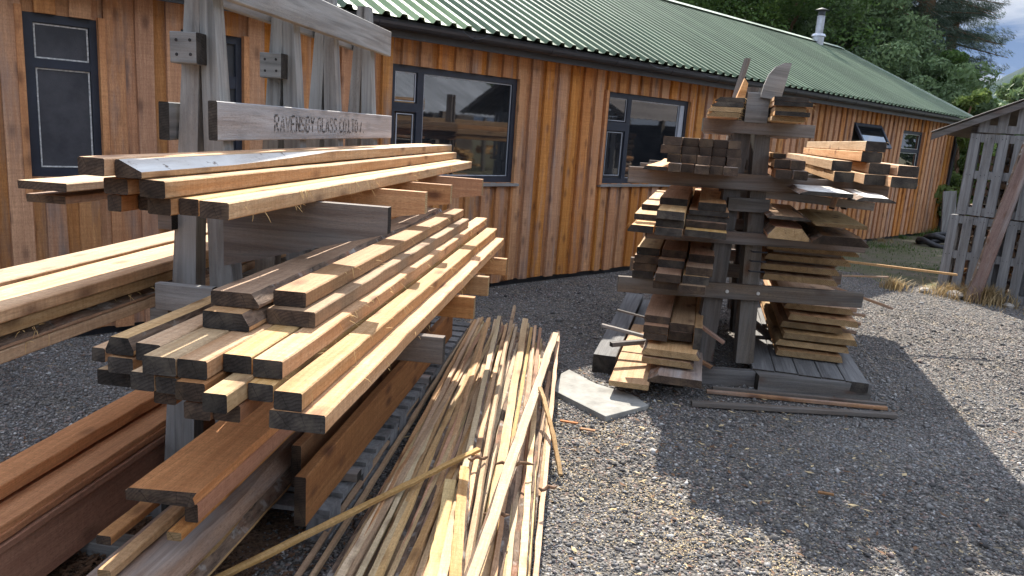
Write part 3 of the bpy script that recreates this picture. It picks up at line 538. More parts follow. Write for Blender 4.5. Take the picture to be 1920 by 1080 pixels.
STRIPS = [
(-0.329,5.858,0.1,-0.771,1.769,0.004,0.022,0.018,'pink','reddish sawn strip on the left flank of the offcut heap, nearest the pallets',{}),
(-0.301,5.878,0.11,-0.716,1.753,0.014,0.022,0.018,'straw','leftmost but one strip of the offcut heap, running beside the reddish flank strip',{}),
(-0.275,5.864,0.12,-0.586,1.716,0.048,0.024,0.02,'pink','third long strip from the left flank of the offcut heap',{}),
(-0.243,5.885,0.13,-0.523,1.683,0.07,0.022,0.02,'pink','long pinkish strip with straight edges, fourth from the left of the heap',{}),
(-0.219,5.927,0.13,-0.451,1.646,0.094,0.02,0.018,'straw','very thin pale strip whose tip curls at the top left of the heap',{}),
(-0.179,5.691,0.15,-0.358,1.687,0.102,0.026,0.018,'pink','shaded fawn strip left of the sunlight edge on the heap',{}),
(-0.134,5.66,0.11,-0.433,1.76,0.062,0.05,0.014,'bark','dark bark faced strip in the shaded part of the heap',{'bark': 1}),
(-0.164,5.829,0.15,-0.3,1.648,0.114,0.028,0.02,'straw','strip in the heap following the edge between shade and sun',{}),
(-0.109,5.849,0.14,-0.246,1.614,0.14,0.042,0.016,'straw','broad pale strip widening towards the viewer at the sunlight edge',{'wane': 'both', 'bark': 1}),
(-0.078,5.922,0.15,-0.174,1.571,0.162,0.04,0.018,'wstraw','broad strip with a purple brown bark edge in the sunlit heap',{'wane': 'right', 'bark': 1}),
(0.037,6.015,0.22,-0.101,1.583,0.136,0.022,0.022,'straw','strip whose tip stands highest at the far end of the heap',{}),
(-0.021,5.63,0.16,-0.151,1.671,0.136,0.03,0.016,'straw','knotty sunlit strip with black specks along its edge',{'wane': 'right', 'bark': 1}),
(0.124,5.869,0.16,-0.065,1.656,0.124,0.045,0.014,'straw','wide flat strip beside the highest tip of the heap',{}),
(0.169,5.622,0.15,-0.045,1.727,0.114,0.026,0.02,'straw','sunlit strip with three bark nubs, right of centre in the heap',{'wane': 'left', 'bark': 1}),
(0.2,5.603,0.17,0.009,1.757,0.098,0.022,0.022,'straw','square sunlit strip ending level with its neighbours at the far end',{}),
(0.236,5.677,0.14,0.041,1.765,0.092,0.026,0.018,'pink','brownish strip at the right shoulder of the heap',{'wane': 'right', 'bark': 1}),
(0.324,5.183,0.24,-0.142,1.546,0.264,0.05,0.02,'wstraw','heavy pale board lying diagonally over the whole offcut heap',{'wane': 'left', 'bark': 1}),
(0.362,5.367,0.2,0.116,1.951,0.008,0.022,0.02,'straw','outermost strip on the right, one straight pale edge along the gravel',{}),
(0.322,5.332,0.15,0.081,1.953,0.018,0.035,0.012,'bark','peeling bark strip just inside the outermost right strip',{'bark': 1}),
(0.278,4.674,0.12,0.056,2.006,0.072,0.024,0.016,'straw','half hidden strip between peeling bark and the diagonal board',{}),
(0.252,4.06,0.1,0.187,3.103,0.05,0.026,0.014,'straw','short strip with a clean cut end on the right of the heap',{}),
(0.187,3.916,0.28,0.292,3.388,0.03,0.022,0.012,'straw','short pale sliver leaning off the heap onto the gravel',{}),
(-0.102,3.227,0.2,-1.06,2.118,0.08,0.024,0.018,'straw','single pole lying crosswise from the heap towards the pallets',{}),
(-0.198,2.898,0.2,-0.196,2.133,0.176,0.05,0.016,'wstraw','wide sunlit slat with a small black knot, front of the heap',{'wane': 'right'}),
(-0.15,3.052,0.19,-0.114,2.095,0.19,0.05,0.014,'straw','wide sunlit slat with pinkish bark rim, front of the heap',{'wane': 'right', 'bark': 1}),
(-0.118,3.968,0.14,-0.326,1.943,0.164,0.03,0.015,'straw','shaded front slat crossing the dark bark strips of the heap',{}),
(-0.264,5.294,0.086,-0.6,1.946,0.086,0.0242234,0.0114773,'pink','',{}),
(0.067,5.856,0.047,-0.215,1.39,0.103,0.0284653,0.0150756,'pink','',{}),
(-0.129,5.672,0.049,-0.482,1.64,0.015,0.0233973,0.0104764,'wstraw','',{}),
(0.192,5.405,0.101,0.02,1.921,0.034,0.019271,0.0123532,'straw','',{}),
(-0.015,5.089,0.149,-0.276,1.911,0.126,0.0259093,0.0125222,'wstraw','',{}),
(-0.28,6.052,0.043,-0.506,2.414,0.058,0.0169356,0.0101351,'bark','',{}),
(0.092,5.479,0.148,-0.062,2.201,0.066,0.0170225,0.0150356,'bark','',{}),
(-0.108,5.186,0.121,-0.393,2.087,0.023,0.0194494,0.0108084,'straw','',{}),
(0.238,5.547,0.091,0.098,2.234,0.15,0.0267733,0.0133538,'wstraw','',{}),
(0.021,5.613,0.147,-0.196,2.165,0.123,0.020258,0.0170789,'wstraw','',{}),
(-0.161,5.742,0.035,-0.475,2.126,0.039,0.0221816,0.0100766,'pink','',{}),
(0.151,5.966,0.1,-0.038,2.347,0.05,0.024418,0.0129736,'wstraw','',{}),
(-0.056,5.962,0.076,-0.271,2.107,0.103,0.0203514,0.0118271,'pink','',{}),
(-0.263,5.394,0.054,-0.51,2.237,0.145,0.0283507,0.0148283,'wstraw','',{}),
(0.056,5.737,0.119,-0.126,2.15,0.067,0.0218914,0.0172386,'wstraw','',{}),
(-0.166,6.06,0.057,-0.377,2.142,0.095,0.0279336,0.0149144,'wstraw','',{}),
(0.232,5.673,0.079,0.044,1.945,0.048,0.0166524,0.0122557,'pink','',{}),
(-0.014,5.164,0.148,-0.254,1.881,0.098,0.0256771,0.0146755,'wstraw','',{}),
(-0.2,5.781,0.067,-0.562,1.741,0.015,0.0243772,0.0105987,'straw','',{}),
(0.12,5.986,0.096,-0.026,2.241,0.117,0.0286027,0.0158967,'bark','',{}),
(-0.07,5.961,0.087,-0.403,1.575,0.015,0.0280021,0.0175539,'straw','',{}),
(0.256,5.386,0.1,0.093,1.643,0.099,0.0171228,0.0151152,'wstraw','',{}),
(0.059,5.454,0.1,-0.159,2.398,0.077,0.0277372,0.0106703,'pink','',{}),
(-0.165,5.717,0.114,-0.484,1.487,0.077,0.024603,0.0173637,'wstraw','',{}),
(0.168,5.24,0.092,-0.048,1.615,0.125,0.0207953,0.0174424,'wstraw','',{}),
(-0.048,5.893,0.082,-0.25,2.108,0.128,0.0287991,0.0170422,'wstraw','',{}),
(-0.241,5.93,0.072,-0.58,1.394,0.152,0.016568,0.0105131,'wstraw','',{}),
(0.078,5.226,0.13,-0.131,1.745,0.055,0.0232797,0.0153772,'bark','',{}),
(-0.105,6.163,0.034,-0.371,1.907,0.144,0.0165808,0.015669,'pink','',{}),
(0.229,5.281,0.079,0.053,1.841,0.037,0.026769,0.0121313,'wstraw','',{}),
(0.036,5.941,0.094,-0.222,2.166,0.104,0.0211616,0.0106237,'wstraw','',{}),
(-0.215,5.983,0.087,-0.502,1.743,0.117,0.0185074,0.0121788,'wstraw','',{}),
(0.171,5.476,0.049,-0.076,1.487,0.153,0.0257971,0.0117914,'wstraw','',{}),
(-0.054,5.609,0.105,-0.359,1.526,0.146,0.0212752,0.0145505,'pink','',{}),
(-0.251,5.595,0.055,-0.556,2.201,0.116,0.0274568,0.0151329,'bark','',{}),
(0.051,6.066,0.067,-0.173,1.359,0.167,0.0290518,0.0120951,'bark','',{}),
(-0.154,5.625,0.096,-0.437,1.906,0.123,0.0228243,0.0102273,'straw','',{}),
(0.164,5.034,0.14,0.012,1.79,0.066,0.0299975,0.0172045,'pink','',{}),
(-0.006,5.452,0.144,-0.264,1.752,0.004,0.0190998,0.0142133,'wstraw','',{}),
(-0.214,5.401,0.139,-0.539,2.233,0.048,0.0253982,0.0176383,'pink','',{}),
(0.133,5.627,0.099,-0.058,2.132,0.04,0.0235027,0.0140254,'pink','',{}),
(-0.084,5.31,0.095,-0.344,2.233,0.15,0.017707,0.0107458,'wstraw','',{}),
(0.228,4.885,0.141,0.069,1.843,0.032,0.0226243,0.0110157,'wstraw','',{}),
(0.058,5.808,0.043,-0.192,1.641,0.082,0.0164118,0.0120818,'bark','',{}),
(-0.206,5.713,0.112,-0.49,1.92,0.054,0.0209749,0.0149581,'straw','',{}),
(0.164,5.152,0.116,0.002,2.051,0.111,0.0283022,0.010186,'bark','',{}),
(-0.05,5.798,0.106,-0.323,1.767,0.103,0.0234147,0.0168101,'pink','',{}),
(-0.27,5.547,0.072,-0.54,2.231,0.042,0.0244438,0.0171251,'wstraw','',{}),
(0.112,6.076,0.059,-0.112,1.773,0.124,0.019633,0.0107761,'wstraw','',{}),
(-0.11,5.394,0.126,-0.407,2.365,0.029,0.0239786,0.0128607,'wstraw','',{}),
(0.208,5.253,0.112,0.052,1.876,0.029,0.0169877,0.0108494,'straw','',{}),
(0.009,5.794,0.053,-0.245,1.568,0.03,0.0184149,0.0112642,'wstraw','',{}),
(-0.209,5.291,0.085,-0.51,2.006,0.123,0.0205756,0.0137357,'pink','',{}),
(0.125,5.772,0.035,-0.067,2.087,0.047,0.0217114,0.0128765,'wstraw','',{}),
(-0.095,5.819,0.032,-0.375,1.328,0.166,0.0272239,0.0156374,'bark','',{}),
(0.264,5.352,0.071,0.075,1.701,0.13,0.0199132,0.0109302,'bark','',{}),
(0.069,5.223,0.136,-0.158,2.199,0.109,0.0267418,0.0161218,'wstraw','',{}),
(-0.185,5.923,0.042,-0.393,2.057,0.142,0.0298681,0.0172216,'straw','',{}),
(0.201,5.371,0.109,0.002,1.853,0.091,0.0234631,0.0131168,'wstraw','',{}),
(-0.011,5.499,0.033,-0.261,1.909,0.11,0.0263431,0.0120531,'wstraw','',{}),
(-0.25,6.073,0.061,-0.585,1.356,0.054,0.0207719,0.0143239,'wstraw','',{}),
(0.105,5.436,0.127,-0.072,2.172,0.019,0.0243655,0.016074,'straw','',{}),
(-0.073,5.15,0.133,-0.385,2.033,0.085,0.0243519,0.0134366,'wstraw','',{}),
(0.236,5.515,0.064,0.062,1.715,0.114,0.023849,0.0122682,'bark','',{}),
(0,5.523,0.106,-0.206,1.736,0.066,0.0255806,0.0104223,'wstraw','',{}),
(-0.199,5.457,0.039,-0.41,2.259,0.139,0.0220132,0.0138209,'wstraw','',{}),
(0.137,5.533,0.047,-0.023,1.741,0.163,0.0194326,0.0156512,'straw','',{}),
(-0.07,5.962,0.093,-0.351,1.842,0.026,0.0222001,0.0153431,'wstraw','',{}),
(-0.261,5.57,0.119,-0.541,2.073,0.126,0.0179176,0.012321,'wstraw','',{}),
(0.055,5.4,0.105,-0.131,1.83,0.059,0.0198012,0.0154803,'pink','',{}),
(-0.156,5.598,0.144,-0.398,2.347,0.085,0.0251411,0.0115678,'bark','',{}),
(0.177,5.322,0.105,0.001,1.748,0.014,0.0235831,0.0105799,'straw','',{}),
(-0.018,5.308,0.088,-0.292,1.71,0.06,0.0207356,0.0139552,'wstraw','',{}),
(-0.224,5.315,0.105,-0.524,1.969,0.122,0.0189843,0.0133949,'wstraw','',{}),
(0.105,5.389,0.102,-0.097,2.09,0.052,0.0266258,0.0166093,'wstraw','',{}),
(-0.089,5.529,0.039,-0.392,2.049,0.03,0.023899,0.0138789,'bark','',{}),
(0.257,5.299,0.139,0.07,2.138,0.094,0.0257315,0.0139581,'bark','',{}),
(0.062,5.617,0.069,-0.229,1.424,0.157,0.0205142,0.0135278,'pink','',{}),
(-0.146,5.519,0.126,-0.478,1.592,0.042,0.0204467,0.0131967,'bark','',{}),
(0.16,5.465,0.074,-0.015,2.12,0.071,0.0214261,0.0115597,'pink','',{}),
(-0.044,5.703,0.051,-0.303,2.267,0.03,0.0223612,0.0168377,'straw','',{}),
(-0.29,5.935,0.033,-0.58,1.442,0.152,0.0219184,0.0146557,'wstraw','',{}),
(0.07,5.321,0.138,-0.167,1.811,0.005,0.0248778,0.011151,'bark','',{}),
(-0.12,5.443,0.139,-0.402,1.813,0.049,0.022427,0.0128035,'wstraw','',{}),
(0.211,5.106,0.115,0.059,2.068,0.141,0.0217485,0.0166099,'bark','',{}),
(-0.021,5.974,0.086,-0.246,1.539,0.091,0.0163409,0.0128964,'straw','',{}),
(-0.213,5.75,0.119,-0.473,1.875,0.152,0.0212573,0.0113412,'wstraw','',{}),
(0.142,5.416,0.087,-0.092,1.549,0.123,0.020249,0.0112441,'wstraw','',{}),
(-0.057,5.511,0.126,-0.348,2.213,0.056,0.0187667,0.0128746,'pink','',{}),
(-0.288,5.92,0.052,-0.618,1.749,0.057,0.0184152,0.01606,'wstraw','',{}),
(0.084,5.418,0.088,-0.163,2.004,0.07,0.0293798,0.015282,'straw','',{}),
(-0.146,5.169,0.126,-0.493,1.751,0.057,0.0233862,0.0141265,'wstraw','',{}),
(0.16,4.926,0.135,0.036,1.889,0.138,0.0223003,0.0119724,'wstraw','',{}),
(-0.041,5.874,0.061,-0.262,2.045,0.139,0.0232258,0.0150957,'pink','',{}),
(-0.226,5.602,0.03,-0.532,1.96,0.137,0.0278466,0.0165767,'straw','',{}),
(0.114,5.315,0.113,-0.088,2.252,0.023,0.0264803,0.0143473,'pink','',{}),
]

# ================================================================== GROUND
def ground_mat():
    s = NT('gravel_ground'); tc = s.node('TexCoord'); P = tc.outputs['Object']
    vo = s.node('TexVoronoi'); s.l.new(P, vo.inputs['Vector']); vo.inputs['Scale'].default_value = 62
    vo2 = s.node('TexVoronoi'); s.l.new(P, vo2.inputs['Vector']); vo2.inputs['Scale'].default_value = 140
    sep = s.node('SeparateColor'); s.l.new(vo.outputs['Color'], sep.inputs[0])
    c = s.ramp(sep.outputs[0], [(.0, (.075, .068, .062)), (.35, (.14, .13, .118)), (.7, (.21, .195, .175)), (.93, (.36, .33, .30))])
    c = s.mix(s.ramp(sep.outputs[1], [(.82, 0.0), (.9, .7)]), c, (.27, .17, .13))
    edge = s.ramp(vo.outputs['Distance'], [(.35, 0.0), (.7, .8)]); c = s.mix(edge, c, (.06, .052, .045))
    big = s.noise(P, .9, 5, .6); c = s.mix(s.ramp(big, [(.42, 0.0), (.7, .35)]), c, (.10, .085, .068))
    # sawdust scatter
    sw = s.noise(P, 3.2, 6, .7); sp = s.noise(P, 38, 3, .7)
    sx = s.node('SeparateXYZ'); s.l.new(P, sx.inputs[0])
    c = s.mix(s.math('MULTIPLY', s.ramp(sw, [(.53, 0.0), (.66, 1.0)]), s.ramp(sp, [(.5, 0.0), (.62, .75)])), c, (.46, .35, .19))
    # brown earth and bark dust left of x=-.85 near the rack foot
    m1 = s.math('MULTIPLY', s.ramp(s.math('ADD', sx.outputs['X'], s.math('MULTIPLY', s.noise(P, 2, 4), .5)), [(.0, 1.0), (.001, 1.0)]), 1.0)
    lf = s.math('MULTIPLY', s.math('LESS_THAN', s.math('ADD', sx.outputs['X'], s.math('MULTIPLY', s.math('SUBTRACT', s.noise(P, 2.5, 5), .5), 1.2)), -.75),
                s.math('LESS_THAN', s.math('ADD', sx.outputs['Y'], s.math('MULTIPLY', s.math('SUBTRACT', s.noise(P, 2.1, 5), .5), 1.4)), 3.3))
    lf = s.math('MULTIPLY', lf, s.math('GREATER_THAN', sx.outputs['X'], -2.3))
    du = s.mix(s.ramp(s.noise(P, 46, 5, .75), [(.36, 0.0), (.66, 1.0)]), (.07, .042, .028), (.23, .135, .08))
    c = s.mix(s.math('MULTIPLY', lf, .92), c, du)
    # mossy earth patch between the workshop end and the pallet store
    fx = s.math('SUBTRACT', s.math('MULTIPLY', sx.outputs['X'], .688), s.math('MULTIPLY', sx.outputs['Y'], .725))   # distance out from the wall minus 5.82
    d = s.math('ADD', fx, s.math('ADD', 5.82, s.math('MULTIPLY', s.math('SUBTRACT', s.noise(P, .9, 5, .6), .5), 1.1)))
    al = s.math('ADD', s.math('MULTIPLY', sx.outputs['X'], .725), s.math('MULTIPLY', s.math('SUBTRACT', sx.outputs['Y'], 8.03), .688))
    moss = s.math('MULTIPLY', s.math('GREATER_THAN', s.math('ADD', al, s.math('MULTIPLY', s.math('SUBTRACT', s.noise(P, 1.1, 4), .5), 2.4)), 4.9), s.math('LESS_THAN', d, 3.0))
    far = s.math('GREATER_THAN', s.math('ADD', al, d), 12.0)
    mk = s.math('MAXIMUM', moss, far)
    mc = s.mix(s.ramp(s.noise(P, 2.2, 6, .65), [(.38, 0.0), (.62, 1.0)]), (.15, .125, .09), (.105, .11, .05))
    mc = s.mix(s.ramp(s.noise(P, 30, 5, .7), [(.45, 0.0), (.7, .7)]), mc, (.06, .055, .035))
    mc = s.mix(s.ramp(s.noise(P, 1.3, 5, .7), [(.56, 0.0), (.66, .8)]), mc, (.34, .28, .18))
    c = s.mix(mk, c, mc)
    h = s.math('ADD', s.math('MULTIPLY', vo.outputs['Distance'], -1.0), s.math('MULTIPLY', vo2.outputs['Distance'], -.4))
    s.bump(h, .012, 1.0)
    return s.done(c, .92, .2)
g = MB(); g.add([(-900, -300, 0), (2600, -300, 0), (2600, 3000, 0), (-900, 3000, 0)], [(0, 1, 2, 3)])
tag(g.build('ground', ground_mat(), fix=False), kind='structure')
# a shallow layer of real stones on the sheet where the camera can tell them apart
def stones():
    s = NT('gravel_stones'); r = s.rand(True)
    c = s.ramp(r, [(.0, (.038, .036, .037)), (.25, (.09, .086, .084)), (.5, (.155, .148, .142)), (.7, (.225, .215, .20)), (.82, (.24, .165, .14)), (.9, (.17, .18, .20)), (.97, (.50, .48, .45))])
    n = s.noise(s.coord((1, 1, 1), rnd=False), 130, 3, .7); c = s.mix(s.ramp(n, [(.4, 0.0), (.7, .5)]), c, (.09, .08, .07))
    P = s.node('TexCoord').outputs['Object']; c = s.mix(s.ramp(s.noise(P, 1.6, 6, .65), [(.44, 0.0), (.62, .6)]), c, (.085, .078, .07)); c = s.mix(s.ramp(s.noise(P, 5, 5, .7), [(.57, 0.0), (.66, .35)]), c, (.27, .235, .175)); c = s.mix(s.ramp(s.noise(P, .55, 3, .5), [(.45, 0.0), (.6, .35)]), c, (.30, .29, .275))
    return s.done(c, .85, .25)
base = np.array([(1, 0, 0), (-1, 0, 0), (0, 1, 0), (0, -1, 0), (0, 0, 1), (0, 0, -1)], float)
tri = np.array([(0, 2, 4), (2, 1, 4), (1, 3, 4), (3, 0, 4), (2, 0, 5), (1, 2, 5), (3, 1, 5), (0, 3, 5)])
def scatter_stones(name, n, xr, yr, size, keep, mat, kind='stuff', z=0.0, flat=.6):
    x = rng.uniform(*xr, n * 3); y = rng.uniform(*yr, n * 3); k = keep(x, y); x, y = x[k][:n], y[k][:n]; n = len(x)
    sc = size * np.exp(rng.normal(0, .35, n)); V = base[None] * (1 + rng.uniform(-.38, .38, (n, 6, 3))) + rng.uniform(-.3, .3, (n, 6, 3))
    V = V * sc[:, None, None] * .5; V[:, :, 2] *= flat
    a = rng.uniform(0, 6.28, n); t = rng.normal(0, .35, n); ct, st = np.cos(t)[:, None], np.sin(t)[:, None]
    yy, zz = V[:, :, 1] * ct - V[:, :, 2] * st, V[:, :, 1] * st + V[:, :, 2] * ct
    ca, sa = np.cos(a)[:, None], np.sin(a)[:, None]; xx = V[:, :, 0]
    W = np.stack([xx * ca - yy * sa + x[:, None], xx * sa + yy * ca + y[:, None], zz + (sc * .16)[:, None] + z], -1)
    F = (tri[None] + (np.arange(n) * 6)[:, None, None]).reshape(-1, 3)
    o = npmesh(name, W.reshape(-1, 3), F, mat); tag(o, kind=kind); return o
def wall_d(x, y): return .688 * x - .725 * (y - 8.03)
def wall_s(x, y): return .725 * x + .688 * (y - 8.03)
def keep_gravel(x, y):
    nn = rng.uniform(-.25, .25, len(x))
    inside = (np.abs(x) < y * .78 + .6) & (wall_d(x, y) > .03) & ~((x + nn < -.8) & (y + nn < 3.2) & (x > -2.2)) & ~((wall_s(x, y) + nn > 5.0) & (wall_d(x, y) < 3.0 + nn)) & (wall_s(x, y) + wall_d(x, y) < 12.0 + nn)
    dens = np.clip(4.2 / y, .25, 1.0) ** 1.2
    return inside & (rng.uniform(0, 1, len(x)) < dens)
ST = stones()
scatter_stones('loose_gravel', 190000, (-4.2, 6.6), (2.0, 10.5), .0108, keep_gravel, ST)
scatter_stones('coarse_gravel', 9000, (-4, 6.6), (2.0, 9.5), .021, keep_gravel, ST)
# sawdust and shavings
def flecks(name, n, cx_, cy_, sx_, sy_, mat, ln=.012, clumps=None):
    if clumps:
        c = np.array(clumps); k = rng.integers(0, len(c), n); x = c[k, 0] + rng.normal(0, 1, n) * c[k, 2]; y = c[k, 1] + rng.normal(0, 1, n) * c[k, 2]
    else: x = rng.normal(cx_, sx_, n); y = rng.normal(cy_, sy_, n)
    a = rng.uniform(0, 6.28, n); l = ln * rng.uniform(.4, 1.6, n); wd = l * rng.uniform(.15, .5, n); z = rng.uniform(.008, .022, n)
    dx, dy = np.cos(a), np.sin(a); tz = rng.uniform(-.3, .5, n)
    V = np.stack([np.stack([x - dx * l, y - dy * l, z], -1), np.stack([x - dy * wd, y + dx * wd, z + .001], -1), np.stack([x + dx * l, y + dy * l, z + tz * l], -1), np.stack([x + dy * wd, y - dx * wd, z], -1)], 1)
    o = npmesh(name, V.reshape(-1, 3), np.arange(4 * n).reshape(-1, 4), mat); tag(o, kind='stuff'); return o
M['shaving'] = plain('sawdust_flecks', (.42, .32, .18), .9, .1, nscale=20, var=.4)
M['darkchip'] = plain('bark_chips', (.13, .075, .045), .9, .1, nscale=20, var=.5)
flecks('sawdust', 5000, 0, 0, 0, 0, M['shaving'], .0045, clumps=[(.35, 3.4, .12), (.62, 3.3, .10), (.78, 3.22, .09), (.55, 3.05, .16), (.9, 3.0, .12), (.45, 3.9, .15), (.62, 4.0, .09), (.3, 2.9, .2), (1.15, 2.75, .08), (.75, 2.85, .06), (.15, 3.3, .2), (1.2, 3.9, .4), (1.8, 3.4, .5), (.2, 4.2, .35), (1.0, 2.6, .3), (1.6, 2.7, .35), (.8, 3.6, .5)])
flecks('wood_shavings', 160, .9, 3.6, .8, .8, M['shaving'], .018)
flecks('wood_litter', 200, .55, 4.2, 1.3, .9, M['shaving'], .012)
flecks('dark_litter', 700, .4, 4.0, 1.4, 1.0, M['darkchip'], .016)
flecks('bark_litter', 6000, -1.5, 2.5, .35, .45, M['darkchip'], .013)

# ================================================================== WORKSHOP
AW = R_(46.5); WD = Vector((math.sin(AW), math.cos(AW), 0)); WN = Vector((math.cos(AW), -math.sin(AW), 0)); WP = Vector((0, 8.03, 0))
shop = empty('workshop', WP, math.pi / 2 - AW)      # local x along the wall, local -y out towards the yard
tag(shop, 'long timber clad workshop with a green ribbed roof and black gutter', 'workshop')
S0, S1 = -9.0, 12.75; EAVE = 2.47; DEPTH = 6.3
WIN = [(-4.42, -3.985, 1.13, 2.165), (-3.46, -2.99, 1.13, 2.18), (-1.66, -.13, 1.10, 2.135), (1.27, 2.87, 1.09, 2.13), (7.72, 8.98, 1.62, 2.14), (9.93, 11.0, 1.08, 2.11)]
cl = MB()
def clad_piece(s0, s1, z0, z1, y0, y1, wob):
    n = 10; sd = random.uniform(0, 99); wl = .007 * wob
    V = []
    for i in range(n + 1):
        z = z0 + (z1 - z0) * i / n; a = s0 + wl * vn(z * 2.2, sd) + wl * .3 * vn(z * 9, sd); c = s1 + wl * vn(z * 2.0, sd + 9) + wl * .3 * vn(z * 8, sd + 5)
        V += [(a, y1, z), (a, y0, z), (c, y0, z), (c, y1, z)]
    F = []
    for i in range(n):
        for k in range(3): F.append((i * 4 + k, i * 4 + k + 1, i * 4 + k + 5, i * 4 + k + 4))
    F.append((0, 1, 2, 3)); F.append((n * 4, n * 4 + 1, n * 4 + 2, n * 4 + 3)); cl.add(V, F)
def clad(s0, s1, y0, y1, wob):
    cuts = sorted({s0, s1} | {c for w_ in WIN for c in w_[:2] if s0 + .01 < c < s1 - .01})
    for a, b in zip(cuts[:-1], cuts[1:]):
        mid = (a + b) / 2; spans = [(.05 + random.uniform(0, .02), 2.41)]
        for w_ in WIN:
            if w_[0] < mid < w_[1]: spans = [(spans[0][0], w_[2]), (w_[3], 2.41)]
        for z0, z1 in spans: clad_piece(a, b, z0, z1, y0, y1, wob if (a == s0 and b == s1) else .3)
s = S0
while s < S1 - .1:
    bw = random.uniform(.112, .128); clad(s + .04, min(s + .04 + bw, S1), -.052, -.018, 1.0)
    s += .2
s = S0 - .05
while s < S1 - .1:
    clad(s, min(s + .197, S1), -.0175, .006, .3); s += .2
cl.build('cladding', M['cladding'], shop)
mb = MB(); mb.box(S0, S1, .012, .10, 0, 2.45); mb.box(S0, S1, DEPTH - .1, DEPTH, 0, 2.45); mb.box(S0, S0 + .09, .10, DEPTH - .1, 0, 2.45)
mb.prism([(.012, 0), (DEPTH, 0), (DEPTH, 2.45), (DEPTH / 2 - .1, 3.85), (.012, 2.45)], 'x', S1 - .1, S1 - .01)
mb.build('wall', M['black'], shop)
# roof sheets with box ribs
def roof_sheet(mb, a, b, y0, z0, y1, z1, pitch=.174, rib=.034):
    d = Vector((0, y1 - y0, z1 - z0)); up = Vector((1, 0, 0)).cross(d).normalized(); V = []; prof = []
    s = a
    while s < b - 1e-6:
        for q, hh in ((0, 0), (.50, 0), (.62, 1), (.88, 1)): prof.append((s + q * pitch, hh * rib))
        s += pitch
    prof.append((s, 0))
    for (x, hh) in prof:
        V.append(Vector((x, y0, z0)) + up * hh); V.append(Vector((x, y0, z0)) + d + up * hh)
    n = len(prof); F = [(2 * i, 2 * i + 2, 2 * i + 3, 2 * i + 1) for i in range(n - 1)]
    mb.add(V, F)
RY0, RZ0, RY1, RZ1 = -.30, 2.485, 2.90, 4.03
RE = 12.98
for k, (a, b, mt, nm) in enumerate([(-9.0, -2.21, 'roof', 'roof'), (-2.21, -1.0, 'rooflight', 'roof_light'), (-1.0, RE, 'roof', 'roof')]):
    mb = MB(); nn_ = round((b - a) / .174); roof_sheet(mb, a, a + nn_ * .174 - 1e-5, RY0, RZ0, RY1, RZ1)
    if nm == 'roof': roof_sheet(mb, a, a + nn_ * .174 - 1e-5, DEPTH + .25, RZ0 - .02, RY1 + .002, RZ1)
    o = mb.build(nm, M[mt], shop, fix=False)
    md = o.modifiers.new('thickness', 'SOLIDIFY'); md.thickness = .003
mb = MB()
for sg in (-1, 1): mb.add([(S0, RY1, RZ1 + .062), (RE, RY1, RZ1 + .062), (RE, RY1 + sg * .17, RZ1 - .026 + .012), (S0, RY1 + sg * .17, RZ1 - .026 + .012)], [(0, 1, 2, 3)])
mb.build('ridge_cap', M['ridge'], shop, fix=False)
mb = MB(); mb.prism([(RY0 - .02, RZ0 - .02), (RY1, RZ1 - .03), (RY1, RZ1 + .05), (RY0 - .02, RZ0 + .05)], 'x', RE - .01, RE + .035)
mb.prism([(-.26, 2.42), (DEPTH / 2 - .1, 3.92), (DEPTH / 2 - .1, 3.80), (-.26, 2.30)], 'x', S1 + .05, S1 + .09)
mb.build('verge_flashing', M['ridge'], shop)
mb = MB(); mb.box(S0, RE - .03, -.235, -.212, 2.33, 2.478); mb.box(S0, RE - .03, -.212, .0, 2.415, 2.43); mb.box(S0, RE - .03, -.10, -.045, 2.36, 2.414)
mb.build('fascia', M['black'], shop)
mb = MB(); pr = [(-.297 + .055 * math.cos(t), 2.437 - .055 * math.sin(t)) for t in [math.pi * k / 8 for k in range(9)]] + [(-.297 - .049 * math.cos(t), 2.437 - .049 * math.sin(t)) for t in [math.pi * k / 8 for k in range(9)]]
mb.prism(pr, 'x', S0, RE - .02); gt = mb.build('gutter', M['black'], shop)
for k in range(21):
    q = MB(); xx = -8 + k * 1.0
    pp = [(-.297 + .060 * math.cos(t), 2.437 - .060 * math.sin(t)) for t in [math.pi * j / 8 for j in range(9)]] + [(-.297 - .0552 * math.cos(t), 2.437 - .0552 * math.sin(t)) for t in [math.pi * j / 8 for j in range(9)]]
    q.prism(pp, 'x', xx, xx + (.11 if k % 4 == 0 else .035)); q.build('gutter_bracket', M['black'], gt)
mb = MB(); mb.tube([(12.79, -.29, 2.39), (12.79, -.29, 2.30), (12.80, -.09, 2.10), (12.80, -.075, .12), (12.80, -.16, .05)], .038, 10)
mb.box(12.752, 12.82, -.055, .10, .02, 2.35); mb.build('downpipe', M['black'], shop)
mb = MB(); mb.box(12.825, 12.87, -.03, .09, .0, 2.33); mb.build('corner_board', M['larch'], shop)
mb = MB(); fx, fy = 11.66, 2.78
mb.tube([(fx, fy, 3.93), (fx, fy, 4.16)], .125, 20); mb.tube([(fx, fy, 4.14), (fx, fy, 4.19), (fx, fy, 4.20)], [.16, .135, .10], 20); mb.tube([(fx, fy, 4.18), (fx, fy, 4.58)], .085, 20)
fl = mb.build('flue', M['steel'], shop, smooth=False)
mb = MB(); mb.tube([(fx, fy, 4.60), (fx, fy, 4.70)], .078, 16); mb.tube([(fx, fy, 4.70), (fx, fy, 4.705), (fx, fy, 4.76)], [.155, .155, .01], 20); mb.build('flue_cowl', M['black'], fl)
